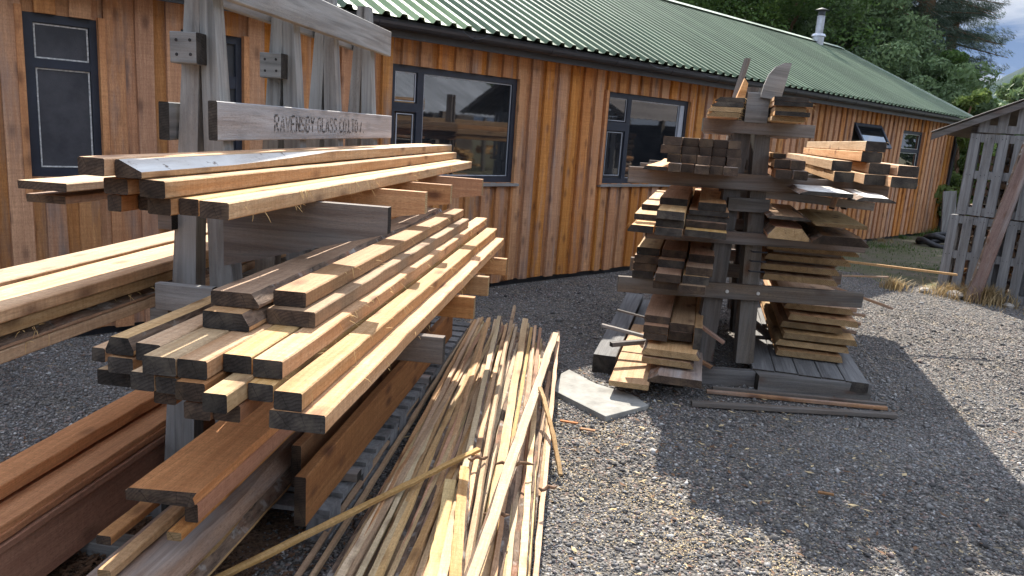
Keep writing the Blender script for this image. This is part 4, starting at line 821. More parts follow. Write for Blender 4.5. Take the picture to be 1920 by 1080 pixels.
# cable loops hanging in front of the gutter
for (a, b_, dp) in [(-1.15, -.85, .05), (1.55, 1.9, .03), (2.6, 2.95, .03)]:
    q = MB(); q.tube([(a + (b_ - a) * t / 8, -.36, 2.455 - dp * 4 * (t / 8) * (1 - t / 8)) for t in range(9)], .003, 5); q.build('cable', M['black'], shop)

def window(x0, x1, z0, z1, bars, panes, sill=True, glass='glass', bead=True, reveal=True):
    """bars: (x0,x1,z0,z1) extra frame members; panes: openings"""
    f = MB(); t = .055; yf, yb = -.012, .055
    f.box(x0 + .001, x0 + t, yf, yb, z0, z1); f.box(x1 - t, x1 - .001, yf, yb, z0, z1)
    f.box(x0 + t, x1 - t, yf + .001, yb, z1 - t, z1); f.box(x0 + t, x1 - t, yf + .001, yb, z0, z0 + t)
    for (a, b_, c, d) in bars: f.box(a, b_, yf + .003, yb, c, d)
    fo = f.build('window', M['frame'], shop)
    for (a, b_, c, d, gl) in panes:
        g_ = MB(); g_.box(a - .01, b_ + .01, .0115, .0105 + .006, c - .01, d + .01); g_.build('pane', M[gl], fo)
        if bead:
            q = MB(); e = .009; y_ = (.004, .0112)
            q.box(a, a + e, *y_, c, d); q.box(b_ - e, b_, *y_, c, d); q.box(a + e, b_ - e, *y_, c, c + e); q.box(a + e, b_ - e, *y_, d - e, d); q.build('glazing_bead', M[bead if isinstance(bead, str) else 'putty'], fo)
    if sill:
        q = MB(); q.prism([(-.085, z0 - .035), (.0, z0 - .035), (.0, z0 - .001), (-.085, z0 - .012)], 'x', x0 - .05, x1 + .05); q.build('sill', M['rack'], fo)
    return fo
a = WIN[0]; window(a[0], a[1], a[2], a[3], [(a[0] + .055, a[1] - .055, 1.83, 1.885)], [(a[0] + .06, a[1] - .06, 1.19, 1.828, 'obscure'), (a[0] + .06, a[1] - .06, 1.888, 2.105, 'obscure')], sill=False)
a = WIN[1]; window(a[0], a[1], a[2], a[3], [(a[0] + .055, a[1] - .055, 1.80, 1.89)], [(a[0] + .06, a[1] - .12, 1.19, 1.79, 'glass'), (a[0] + .06, a[1] - .12, 1.90, 2.09, 'obscure')], sill=False)
a = WIN[2]; window(a[0], a[1], a[2], a[3], [(-1.36, -1.29, 1.155, 2.08), (-1.605, -1.36, 1.73, 1.81)], [(-1.60, -1.37, 1.82, 2.075, 'glass'), (-1.57, -1.385, 1.19, 1.715, 'glass'), (-1.285, -.19, 1.16, 2.075, 'glass')], bead='frameedge' if 'frameedge' in M else 'tin')
a = WIN[3]; window(a[0], a[1], a[2], a[3], [(1.66, 1.73, 1.145, 2.075), (1.325, 1.66, 1.70, 1.80)], [(1.33, 1.655, 1.81, 2.07, 'glass'), (1.35, 1.63, 1.18, 1.685, 'glass'), (1.735, 2.70, 1.15, 2.07, 'glass')], bead='tin')
mb = MB(); mb.box(2.715, 2.80, -.008, .01, 1.15, 2.07); mb.build('window_jamb_strip', M['tin'], shop)
a = WIN[4]; window(a[0], a[1], a[2], a[3], [], [(a[0] + .06, a[1] - .06, 1.68, 2.08, 'obscure')], bead=False)
sash = MB(); Mx = Matrix.Translation((0, -.02, 2.125)) @ Matrix.Rotation(R_(-32), 4, 'X')
for (x0, x1, z0, z1) in [(7.78, 7.84, -.46, 0), (8.86, 8.92, -.46, 0), (7.84, 8.86, -.05, 0), (7.84, 8.86, -.46, -.40)]: sash.box(x0, x1, -.02, .02, z0, z1, M=Mx)
so_ = sash.build('open_sash', M['frame'], shop)
q = MB(); q.box(7.83, 8.87, -.004, .004, -.41, -.04, M=Mx); q.build('pane', M['glass'], so_)
a = WIN[5]; window(a[0], a[1], a[2], a[3], [(a[0] + .055, a[1] - .055, 1.70, 1.76)], [(a[0] + .07, a[1] - .07, 1.15, 1.69, 'glass'), (a[0] + .07, a[1] - .07, 1.77, 2.05, 'glass')], bead='putty')
# vertical reveal boards beside the openings
for (x, z0, z1) in [(-3.975, 1.05, 2.18), (-4.45, 1.0, 2.2), (-2.98, 1.1, 2.19), (2.905, 1.07, 2.16), (1.235, 1.07, 2.14), (11.035, 1.05, 2.12)]:
    mb = MB(); mb.box(x - .02, x + .02, -.062, -.012, z0, z1); mb.build('reveal_board', M['cladding'], shop)

# ================================================================== RACKS
def leg_prism(mb, c0, c1, z0, z1, w0, w1, y0, y1, mi=0, M_=None):
    """leg from centre c0 (bottom) to c1 (top), lateral x, depth y0..y1"""
    vs = [Vector((c0 - w0 / 2, y0, z0)), Vector((c0 + w0 / 2, y0, z0)), Vector((c0 + w0 / 2, y1, z0)), Vector((c0 - w0 / 2, y1, z0)),
          Vector((c1 - w1 / 2, y0, z1)), Vector((c1 + w1 / 2, y0, z1)), Vector((c1 + w1 / 2, y1, z1)), Vector((c1 - w1 / 2, y1, z1))]
    mb.add(vs, [(0, 3, 2, 1), (4, 5, 6, 7), (0, 1, 5, 4), (1, 2, 6, 5), (2, 3, 7, 6), (3, 0, 4, 7)], mi)
class VMB(MB):
    """pieces whose grain must run along their own local x: built lying down, stood up by the object"""
RA = 6.5; RD, RV = axes(RA)
near = empty('timber_rack', RV * -1.52 + RD * 2.75, math.pi / 2 - R_(RA))   # local x along the rack (away), local y to the left
tag(near, 'near silver grey timber rack of A shaped posts with a stencilled board', 'timber rack')
near_inv = None
def upright(parent, name, x, lat0, lat1, z0, z1, w0, w1, dep, mat):
    """x: along rack, lat: to the right of the rack centre (top lat1, foot lat0). mesh runs along its own x = upwards."""
    L = z1 - z0; V = []
    n = 10; sd = random.uniform(0, 99)
    for i in range(n + 1):
        t = i / n; c = lat0 + (lat1 - lat0) * t; w_ = w0 + (w1 - w0) * t; e = .003 * vn(t * 4, sd); e2 = .003 * vn(t * 4, sd + 7)
        V += [(L * t, c - w_ / 2 + e, 0), (L * t, c + w_ / 2 + e2, 0), (L * t, c + w_ / 2 + e2, dep), (L * t, c - w_ / 2 + e, dep)]
    F = [(i * 4 + k, i * 4 + (k + 1) % 4, i * 4 + 4 + (k + 1) % 4, i * 4 + 4 + k) for i in range(n) for k in range(4)] + [(0, 1, 2, 3), (n * 4, n * 4 + 1, n * 4 + 2, n * 4 + 3)]
    mb = MB(); mb.add(V, F, [0] * (4 * n) + [1, 1]); o = mb.build(name, [M[mat], M['endgrey']], parent)
    # local x -> up, local y -> right (-y of rack), local z -> away (+x of rack)
    o.matrix_local = Matrix(((0, 0, 1, x), (0, -1, 0, 0), (1, 0, 0, z0), (0, 0, 0, 1)))
    return o
def cross(parent, name, x0, x1, lat0, lat1, z0, z1, mat, end='endgrey', up=0.0, bev=True):
    """a member across the rack from lat0 to lat1 (right positive)"""
    L = lat1 - lat0; o = board(name, None, None, (0, 0, 0), 0, L, x1 - x0, z1 - z0, mat, end, seg=10, parent=parent)
    # local x -> right (-y of rack); local y -> +x of rack ; z up
    o.rotation_euler = (0, 0, 0)
    o.matrix_local = Matrix(((0, 1, 0, (x0 + x1) / 2), (-1, 0, 0, -lat0), (0, 0, 1, z0), (0, 0, 0, 1))) @ Matrix.Rotation(0, 4, 'X')
    return o
def along(parent, name, x0, x1, lat, wd, z0, z1, mat, end='endgrey', lat1=None):
    o = board(name, None, None, (0, 0, 0), 0, x1 - x0, wd, z1 - z0, mat, end, seg=14, parent=parent)
    o.rotation_euler = (0, 0, 0 if lat1 is None else -math.atan2(lat1 - lat, x1 - x0)); o.location = (x0, -lat, z0); return o
def taper_arm(parent, x0, x1, lat0, lat1, zb0, zb1, zt, mat, end):
    L = lat1 - lat0; q = MB(); n = 8; V = []
    for i in range(n + 1):
        t = i / n; b_ = zb0 + (zb1 - zb0) * t - zb0; V += [(L * t, -(x1 - x0) / 2, b_), (L * t, (x1 - x0) / 2, b_), (L * t, (x1 - x0) / 2, zt - zb0), (L * t, -(x1 - x0) / 2, zt - zb0)]
    F = [(i * 4 + k, i * 4 + (k + 1) % 4, i * 4 + 4 + (k + 1) % 4, i * 4 + 4 + k) for i in range(n) for k in range(4)] + [(0, 1, 2, 3), (n * 4, n * 4 + 1, n * 4 + 2, n * 4 + 3)]
    q.add(V, F, [0] * (4 * n) + [1, 1]); o = q.build('arm', [M[mat], M[end]], parent)
    o.matrix_local = Matrix(((0, 1, 0, (x0 + x1) / 2), (-1, 0, 0, -lat0), (0, 0, 1, zb0), (0, 0, 0, 1))); return o
ST_ = [0.0, .72, 1.24, 1.86]
for i, x in enumerate(ST_):
    upright(near, 'post_leg', x, -.149, -.025, 0, 2.30, .137, .045, .075, 'rack')
    upright(near, 'post_leg', x, .104, -.0, 0, 2.30, .137, .045, .078, 'rack')
    xa, xb = x - .046, x - .002
    # upper and lower arms, grey at the first post and fresh sawn behind
    am = 'arm' if i == 0 else 'orange'
    taper_arm(near, xa, xb, .095, [.735, .70, .71, .775][i], 1.06 if i == 0 else 1.13, 1.235, 1.334, am, 'endgrey' if i == 0 else 'endpale')
    cross(near, 'arm', xa, xb, -.38 if i else -.17, -.115, 1.18, 1.308, 'arm')
    cross(near, 'arm', xa, xb, .125, [.965, .955, .94, .955][i], .755, .859, 'arm' if i == 0 else 'orange', 'endgrey' if i == 0 else 'endpale')
    cross(near, 'arm', xa, xb, -.215 if i == 0 else -.54, -.14, .735, .862, 'rack')
    if i == 0: cross(near, 'brace', x - .12, x - .082, -.145, .085, .88, .985, 'rack')
    bl = cross(near, 'cap_block', x - .075, x - .002, -.085, .015, 1.80, 1.91, 'rack') if i < 2 else None
    if bl:
        for (a, b_) in ((.025, .03), (.078, .032), (.024, .08), (.076, .082)):
            q = MB(); q.tube([(a, -.0378, b_), (a, -.0345, b_)], .006, 8); q.build('nail_hole', M['ink'], bl)
# long rails
along(near, 'rail', -.25, 2.10, .078, .035, 2.04, 2.19, 'rack')
along(near, 'rail', -.20, 2.0, -.095, .030, 2.05, 2.17, 'rack')
along(near, 'rail', -.045, 1.95, -.135, .040, 1.52, 1.66, 'rack')
sign = along(near, 'lettered_board', -.10, 2.14, .088, .034, 1.533, 1.675, 'racklight')
# stencilled words on the face towards the camera (right side, local -y)
STROKES = {  # broken stencil letters on a 4 x 7 grid
 'R': [(0, 0, 0, 3), (0, 4, 0, 7), (0, 7, 2.6, 7), (3, 6.4, 3, 4.4), (2.6, 3.6, .8, 3.6), (1.4, 3, 3, 0)],
 'A': [(0, 0, 1.2, 5), (1.5, 6.6, 2.2, 6.6), (2.3, 5.6, 3.4, 0), (1, 2.2, 2.4, 2.2)],
 'V': [(0, 7, 1.3, 1.6), (1.6, .4, 2.0, .4), (2.1, 1.4, 3.4, 7)],
 'E': [(0, 0, 0, 7), (.8, 7, 3, 7), (.8, 3.6, 2.4, 3.6), (.8, 0, 3, 0)],
 'N': [(0, 0, 0, 7), (.5, 6.4, 2.6, .8), (3.1, 0, 3.1, 7)],
 'S': [(3, 6.2, 2.2, 7), (1.8, 7, .3, 6.6), (.1, 6, .2, 4.3), (.6, 3.8, 2.6, 3.2), (3, 2.7, 3, 1), (2.6, .2, .2, .4)],
 'B': [(0, 0, 0, 7), (.7, 7, 2.3, 6.9), (2.9, 6.2, 2.8, 4.4), (.7, 3.7, 2.2, 3.7), (3, 3, 3, .9), (.7, 0, 2.4, .1)],
 'Y': [(0, 7, 1.4, 3.9), (3.2, 7, 1.9, 3.9), (1.6, 3.2, 1.6, 0)],
 'G': [(3, 6, 2.2, 7), (1.7, 7, .3, 6.2), (0, 5.6, 0, 1.4), (.3, .6, 1.7, 0), (2.2, 0, 3, .8), (3, 1.2, 3, 2.8), (1.9, 3, 2.8, 3)],
 'L': [(0, 0, 0, 7), (.8, 0, 2.8, 0)],
 'C': [(3, 6, 2.2, 7), (1.7, 7, .3, 6.2), (0, 5.6, 0, 1.4), (.3, .6, 1.7, 0), (2.2, 0, 3, .9)],
 'O': [(0, 1.2, 0, 5.8), (.5, 6.8, 1.3, 7), (1.9, 7, 2.6, 6.8), (3.1, 5.8, 3.1, 1.2), (2.6, .2, 1.9, 0), (1.3, 0, .5, .2)],
 'T': [(0, 7, 3.2, 7), (1.6, 6.4, 1.6, 0)], 'D': [(0, 0, 0, 7), (.7, 7, 2.2, 6.6), (3, 5.8, 3, 1.2), (2.2, .4, .7, 0)],
 '.': [(.2, 0, .8, 0)], '/': [(0, 0, 1.6, 6)], ' ': []}
q = MB(); x = .48; cw = .0125; chh = .0095; zb = .036
for ch in 'RAVENSBY GLASS CO.LTD /.':
    for (a, b_, c, d) in STROKES[ch]:
        p0 = Vector((a * cw * 1.0, b_ * chh)); p1 = Vector((c * cw * 1.0, d * chh)); dd = (p1 - p0).normalized() if (p1 - p0).length else Vector((1, 0)); nn = Vector((-dd.y, dd.x)) * .0046
        q.add([(x + p.x, -.0192, zb + p.y) for p in (p0 + nn, p1 + nn, p1 - nn, p0 - nn)], [(0, 1, 2, 3)])
    x += {' ': .03, '.': .024, '/': .05, 'L': .050}.get(ch, .0570)
q.build('stencil_lettering', M['wornink'], sign, fix=False)
# foot bearers and pallets under the near rack
for k, x in enumerate([-.38, .0, .62, 1.3, 1.95]):
    if x == 0: continue
    bx = board('bearer', ['short grey bearer on the earth nearest the viewer under the near rack', '', 'grey ground bearer behind the first post of the near rack', 'grey ground bearer amid the near rack', 'farthest grey ground bearer of the near rack'][k], 'bearer',
               RV * -2.25 + RD * (2.75 + x) + Vector((0, 0, .0)), RA + 90, .95, .09, .058, 'rack')
def pallet(name, label, P, az, wd, ln, rows=3, H=.14, mat='palletwood', slats=7, group=None):
    """lying pallet, local x along, local y left; P: corner near-right"""
    r = empty(name, P, math.pi / 2 - R_(az)); tag(r, label, 'pallet', group)
    for k in range(rows):
        y = .05 + k * (wd - .10) / (rows - 1)
        q = MB()
        for j in range(3): q.box(.0 + j * (ln - .14) / 2, .14 + j * (ln - .14) / 2, y - .045, y + .045, .019, .10)
        q.box(0, ln, y - .05, y + .05, 0, .018); q.box(0, ln, y - .048, y + .048, .101, .118); q.build('runner', M[mat], r)
    q = MB()
    for j in range(slats):
        x = j * (ln - .10) / (slats - 1); q.box(x, x + .10, 0, wd, .119, .138)
    q.build('deck_boards', M[mat], r); return r
for k, lab in enumerate(['weathered pallet nearest the viewer under the near rack', 'middle weathered pallet under the near rack', 'far weathered pallet under the near rack, behind the leaning strips']):
    pallet('pallet', lab, RV * -.955 + RD * (2.62 + k * 1.03), RA, .80, 1.0)
for k, (v_, u_, lab) in enumerate([(-1.07, 2.9, 'thin spacer under the upright plank ends, near'), (-1.07, 4.2, 'thin spacer under the upright plank ends, far')]):
    board('spacer', lab, 'spacer', RV * (v_ - .36) + RD * u_ + Vector((0, 0, .139)), RA + 90, .50, .06, .04, 'grey')

# ================================================================== THE SAWN TIMBER
ENDS = {'straw': 'endgrey', 'greyslab': 'endbrown', 'wstraw': 'endpale', 'pink': 'endbrown', 'larch': 'endbrown', 'orange': 'endbrown', 'red': 'endbrown', 'dark': 'endbrown', 'grey': 'endgrey', 'bark': 'endpale'}
GR = {'U': 'boards on the near rack top tier', 'L': 'boards on the near rack middle tier', 'K': 'planks left of the near posts', 'Q': 'red brown boards at the lower left', 'P': 'boards at the foot of the near rack',
      'B': 'dark ended bundle on the far rack', 'S': 'boards on the left of the far rack', 'R': 'big beams on the far rack', 'M': 'square timbers by the far rack post', 'G': 'spaced slabs on the far rack deck',
      'H': 'spaced slabs between the far rack arms', 'W': 'waney slabs on the far rack', 'T': 'thin boards on the far rack top arms'}
for (key, az, ua, ub, va, vb, za, zb_, mat, lab, op) in TABLE:
    D, V_ = axes(az); op = dict(op); op.pop('v0s', None)
    nm = 'slab' if ('slab' in lab) else ('beam' if 'beam' in lab or 'timber' in lab else ('batten' if 'batten' in lab else ('plank' if 'plank' in lab else 'board')))
    end = ENDS.get(mat, 'endgrey')
    if key[0] in 'GH' or key in ('S16', 'S17', 'W1', 'S19', 'P5', 'P6', 'TL0', 'TL1', 'TR0', 'TR2'): end = 'endpale'
    if key[0] == 'U': end = 'endbrown'
    board(nm, lab, {'slab': 'slab', 'beam': 'timber', 'batten': 'batten', 'plank': 'plank', 'board': 'board'}[nm], D * ua + V_ * ((va + vb) / 2) + Vector((0, 0, za)), az + random.uniform(-.12, .12), ub - ua, vb - va, zb_ - za, mat, end, group=GR[key[0]],
          bow=random.uniform(-.0025, .0025), roll=random.uniform(-.008, .008), wob=1.4, **{k: v for k, v in op.items()})
# the hanging rebate of the ragged red board is its own small board (orange red batten above)
# ------------------------------------------------------------------ heap of offcut strips
for i, (xa, ya, za, xb, yb, zb_, w_, h_, mat, lab, op) in enumerate(STRIPS):
    a = Vector((xb, yb, zb_)); b = Vector((xa, ya, za)); d = b - a; hz_ = math.hypot(d.x, d.y)
    az = math.degrees(math.atan2(d.x, d.y)); pt = math.atan2(d.z, hz_)
    op = dict(op)
    face = 'barkface' if mat == 'bark' else mat
    g_ = 'sawn offcut strips heaped on the gravel'
    if not lab: lab = {'straw': 'plain thin straw coloured strip in the lower layers of the offcut heap', 'wstraw': 'plain thin straw coloured strip in the lower layers of the offcut heap', 'pink': 'plain thin pinkish strip in the lower layers of the offcut heap', 'bark': 'plain thin bark faced strip in the lower layers of the offcut heap'}[mat]
    board('offcut_strip', lab, 'offcut strip', a, az, d.length, w_, h_, face if face in M else 'straw', 'endpale', pitch=pt, roll=random.uniform(-.5, .5) if w_ < .035 else random.uniform(-.2, .2), group=g_, wob=2.2,
          bow=random.uniform(-.03, .03), seg=26, **op)
for k, (x, y, z, a_, ln, lab) in enumerate([(-.02, 3.05, .225, 80, .17, 'dark broken twig lying across the sunlit strips, upper'), (-.05, 2.62, .215, 78, .10, 'short brown twig across the sunlit strips, lower'), (.17, 2.95, .17, 62, .09, 'curled bark peeling at the right of the strips'),
                                          (-.14, 3.07, .232, 72, .09, 'thin twig stub next to the dark broken twig')]):
    q = MB(); pts = []; D, V_ = axes(a_)
    for j in range(7): pts.append(Vector((x, y, z)) + D * (ln * j / 6) + Vector((0, .006 * math.sin(j * 2.1 + k), .006 * math.sin(j * 1.7 + k))))
    q.tube(pts, [.004, .008, .007, .009, .007, .008, .003], 7); tag(q.build('twig', M['twig']), lab, 'twig')

# ================================================================== FAR RACK
FA = 90.0
far_r = empty('timber_rack', (1.52, 5.15, 0), math.pi / 2 - R_(13.6))    # local x away along the timber
tag(far_r, 'far dark timber rack on a sleeper deck, loaded on both sides', 'timber rack')
FS = [0.05, .95, 1.85]
def fcross(name, x, lat0, lat1, z0, z1, mat, end='endgrey', dep=.045, dy=0.0):
    """arm across, parallel to world X (sheared against the timber)"""
    D, V_ = axes(13.6); ctr = Vector((1.52, 5.15, 0)) + D * x
    o = board(name, None, None, (0, 0, 0), 0, lat1 - lat0, dep, z1 - z0, mat, end, seg=10)
    o.parent = far_r; w_ = Matrix.Translation((ctr.x + lat0, ctr.y - dep / 2 - .002 + dy, z0)); o.matrix_parent_inverse = Matrix(); 
    o.matrix_local = (Matrix.Translation(far_r.location) @ Matrix.Rotation(far_r.rotation_euler.z, 4, 'Z')).inverted() @ w_
    return o
def fleg(x, c0, c1, z0, z1, w0, w1, dep, mat='farpost', name='post_leg'):
    D, V_ = axes(13.6); ctr = Vector((1.52, 5.15, 0)) + D * x; o = upright(far_r, name, 0, c0, c1, z0, z1, w0, w1, dep, mat)
    Wm = Matrix(((0, 1, 0, ctr.x), (0, 0, 1, ctr.y), (1, 0, 0, z0), (0, 0, 0, 1)))
    o.matrix_local = (Matrix.Translation(far_r.location) @ Matrix.Rotation(far_r.rotation_euler.z, 4, 'Z')).inverted() @ Wm
    return o
for i, x in enumerate(FS):
    fleg(x, -.14, -.045, .12, 2.02, .14, .10, .07)
    fleg(x, .16, .058, .12, 2.02, .125, .10, .09)
    for (l0, l1, z0, z1, mt) in [(-.80, .44, 1.345, 1.452, 'arm'), (-.34, .40, 1.715, 1.80, 'arm'), (-.64, .86, .975, 1.06, 'arm'), (-.80, .90, .590, .697, 'arm')]:
        if i == 0 and z0 < .7:
            o = fcross('arm', x, l0, l1, z0, z1, mt)
            for lx in (-.045, .17):
                q = MB(); q.tube([(lx - l0, .0245, .055), (lx - l0, .034, .055)], .012, 8); bo = q.build('bolt', M['galv'], o); bo.matrix_local = Matrix.Scale(-1, 4, (0, 1, 0)) @ Matrix.Translation((0, 0, 0))
        elif z0 > 1.3 and z0 < 1.4:
            fcross('arm', x, l0, .95, z0, z1, mt)
        else: fcross('arm', x, l0, l1, z0, z1, mt)
    fcross('crossbar', x, -.11, .17, 1.20, 1.29, 'farpost', dy=-.0)
fcross('cap_block', FS[0], -.075, .075, 1.79, 1.985, 'rack', dep=.05)
for k, (zz) in enumerate((.80, .87, .935)):
    q = MB(); q.tube([(0, 0, 0), (0, -.03, 0), (.10, -.03, 0), (.10, 0, 0)], .006, 6); o = q.build('iron_staple', M['black'], far_r)
    o.matrix_local = (Matrix.Translation(far_r.location) @ Matrix.Rotation(far_r.rotation_euler.z, 4, 'Z')).inverted() @ Matrix.Translation((1.62, 5.16, zz))
fcross('kicker', FS[0], -.18, .26, .0, .115, 'farpost', dy=-.10, dep=.07)
# rear uprights boarding seen through the post
# deck of sleepers to the right, single sleeper to the left
D, V_ = axes(13.6)
def fboard(name, lab, cat, u, ub, va, vb, za, zb_, mat, end='endgrey', group=None, **o): return board(name, lab, cat, D * u + V_ * ((va + vb) / 2) + Vector((0, 0, za)), 13.6, ub - u, vb - va, zb_ - za, mat, end, group=group, **o)
for k, t in enumerate(['first old sleeper right of the far rack post, split on top', 'second old sleeper of the far rack deck', 'third old sleeper of the far rack deck, cracked', 'fourth old sleeper of the far rack deck', 'outermost old sleeper at the right edge of the far rack deck']):
    fboard('sleeper', t, 'sleeper', 5.33 + .012 * (k % 2), 7.9, .47 + k * .152, .47 + k * .152 + .147, .06, .128, 'deck', group='sleepers forming the far rack deck')
fboard('sleeper', 'long blackened sleeper lying left of the far rack', 'sleeper', 5.13, 7.4, -.62, -.46, .0, .135, 'deck')
fboard('sleeper', 'second sleeper alongside, partly under the sunlit slab', 'sleeper', 5.2, 7.4, -.455, -.33, .0, .09, 'deck')
fboard('packer', 'dark packing timber under the broad grey white slab', 'packer', 5.05, 7.3, -.16, .02, .0, .085, 'deck')
for k, (u, z0, z1) in enumerate([(5.0, .18, .20), (6.4, .18, .20), (5.3, .30, .325), (6.6, .30, .325)]): pass
# stickers between the spaced slabs
for k in range(6):
    for j, u in enumerate((5.95, 7.2)):
        if k == 0: continue
        fboard('sticker', ['left end', 'far end'][j] + ' spacer stick under the %s slab of the far rack deck stack' % ['', 'second', 'third', 'fourth', 'fifth', 'topmost'][k], 'sticker', 0, 1, 0, 1, 0, 1, 'grey') if False else \
        board('sticker', ['near', 'far'][j] + ' spacer stick under the %s slab of the deck stack' % ['', 'second', 'third', 'fourth', 'fifth', 'topmost'][k], 'sticker', D * u + V_ * (.66 + .02 * k) + Vector((0, 0, .1855 + .068 * (k - 1))), 103.6, .50, .03, .022, 'dark', 'endpale', seg=8)
        if 0 < k < 4: board('sticker', ['near', 'far'][j] + ' spacer stick under the %s slab of the arm stack' % ['', 'second', 'third', 'topmost'][k], 'sticker', D * (u - .25 + .0) + V_ * (.47 + .02 * k) + Vector((0, 0, .7755 + .066 * (k - 1))), 103.6, .46, .03, .022, 'dark', 'endpale', seg=8)
# loose sticks poking out of the left foot
def stick(lab, p, q_, w_, h_, mat, end='endgrey', nm='stick', **o):
    a, b = Vector(p), Vector(q_); d = b - a
    return board(nm, lab, 'stick', a, math.degrees(math.atan2(d.x, d.y)), d.length, w_, h_, mat, end, pitch=math.atan2(d.z, math.hypot(d.x, d.y)), seg=10, **o)
board('sleeper', 'long dark sleeper across the front edge of the far rack deck', 'sleeper', (1.72, 5.0, 0), 91.5, .76, .13, .118, 'farpost')
stick('grey square stick poking out left over the long sleeper', (.66, 5.28, .30), (1.10, 5.16, .24), .035, .022, 'rack')
stick('thin dark stick below the grey square stick', (.80, 5.55, .36), (1.05, 5.45, .33), .02, .014, 'arm')
stick('short dark stick with a cut end, lowest left of the far rack', (.70, 4.98, .24), (1.02, 5.12, .25), .04, .03, 'farpost')
stick('stick poking out right beneath the lower right arm, slanting down', (3.05, 5.95, .43), (2.45, 6.0, .60), .03, .02, 'dark')
stick('blunt stick end jutting right under the slanting stick', (2.75, 5.9, .40), (2.3, 6.1, .42), .05, .03, 'dark')
stick('small stick in the gap right of the low left stack', (1.47, 5.02, .30), (1.30, 5.10, .40), .035, .022, 'dark')
stick('short stick nearer the ground in the gap by the post foot', (1.40, 4.98, .13), (1.22, 5.1, .2), .035, .022, 'dark')
stick('dark slanting brace below the rightmost bark slab', (2.50, 5.85, 1.21), (2.66, 5.95, 1.36), .05, .03, 'farpost')
stick('short slanting offcut wedged by the thin cross board', (2.06, 5.0, 1.27), (2.10, 5.05, 1.37), .035, .02, 'dark')
fboard_thin = stick('thin grey cross board with pale end under the bark slabs', (1.62, 5.24, 1.30), (2.42, 5.20, 1.262), .03, .055, 'grey', 'endpale')
stick('upright dark fin shaped board standing at the top of the far post', (1.405, 5.22, 1.94), (1.462, 5.24, 2.20), .05, .02, 'farpost', nm='upright_board')
stick('long thin reddish batten sticking out right towards the pallet store', (2.85, 6.9, .66), (4.05, 6.86, .60), .03, .02, 'pink')
stick('shorter thin batten below the reddish one', (2.75, 6.6, .56), (3.55, 7.1, .50), .02, .014, 'dark')
# rounded grey slab end standing at the post top
q = MB(); pts = [(0, 0), (.13, 0), (.145, .24), (.10, .235), (.05, .20), (.02, .15), (.005, .08)]
q.prism(pts, 'y', 0, .025); o = q.build('rounded_board', M['rackz'] if 'rackz' in M else M['rack'], loc=(1.535, 5.12, 1.955)); o.rotation_euler = (0, R_(6), R_(-6)); tag(o, 'rounded grey board end standing upright at the far post top', 'board')
q = MB(); q.prism([(0, 0), (.055, 0), (.065, .1), (.04, .13)], 'y', 0, .03); o = q.build('wedge', M['straw'], loc=(1.36, 5.05, 1.93)); tag(o, 'small pale wedge catching the sun beside the fin shaped board', 'wedge')
# strips on the gravel in front of the deck
stick('grey batten lying nearest the viewer on the gravel before the deck', (1.18, 4.55, .012), (2.49, 4.58, .012), .045, .03, 'arm', nm='batten')
stick('brown batten lying on the gravel against the deck', (1.34, 4.82, .012), (2.50, 4.72, .012), .03, .022, 'dark', nm='batten')
stick('grey strip lying behind the brown batten before the deck', (1.40, 4.90, .012), (2.53, 4.80, .012), .035, .022, 'arm', nm='batten')
# concrete paving slab
q = MB(); poly = [(.30, 4.61), (.60, 4.20), (.90, 4.47), (.82, 4.66), (.60, 4.82), (.44, 5.09), (.38, 4.98)]
q.prism(poly, 'z', .0, .042); o = q.build('paving_slab', M['concrete']); tag(o, 'broken corner of a grey concrete paving slab on the gravel', 'paving slab')
md = o.modifiers.new('bevel', 'BEVEL'); md.width = .004; md.segments = 2; o.rotation_euler = (R_(-1.0), R_(1.2), 0); o.location = (0, .0, .08)
for k, (x, y, ln, lab) in enumerate([(.33, 4.12, .10, 'small reddish wood chip near the paving slab'), (.44, 4.02, .08, 'second reddish wood chip near the paving slab'), (1.55, 3.42, .07, 'tan chip lying in the big shadow on the gravel'), (4.5, 6.3, .22, 'dark flat scrap of bark on the sunlit gravel')]):
    stick(lab, (x, y, .018), (x + ln, y - ln * .3, .02), .02 if ln < .2 else .06, .008, 'bark' if ln > .2 else 'larch', nm='wood_chip')

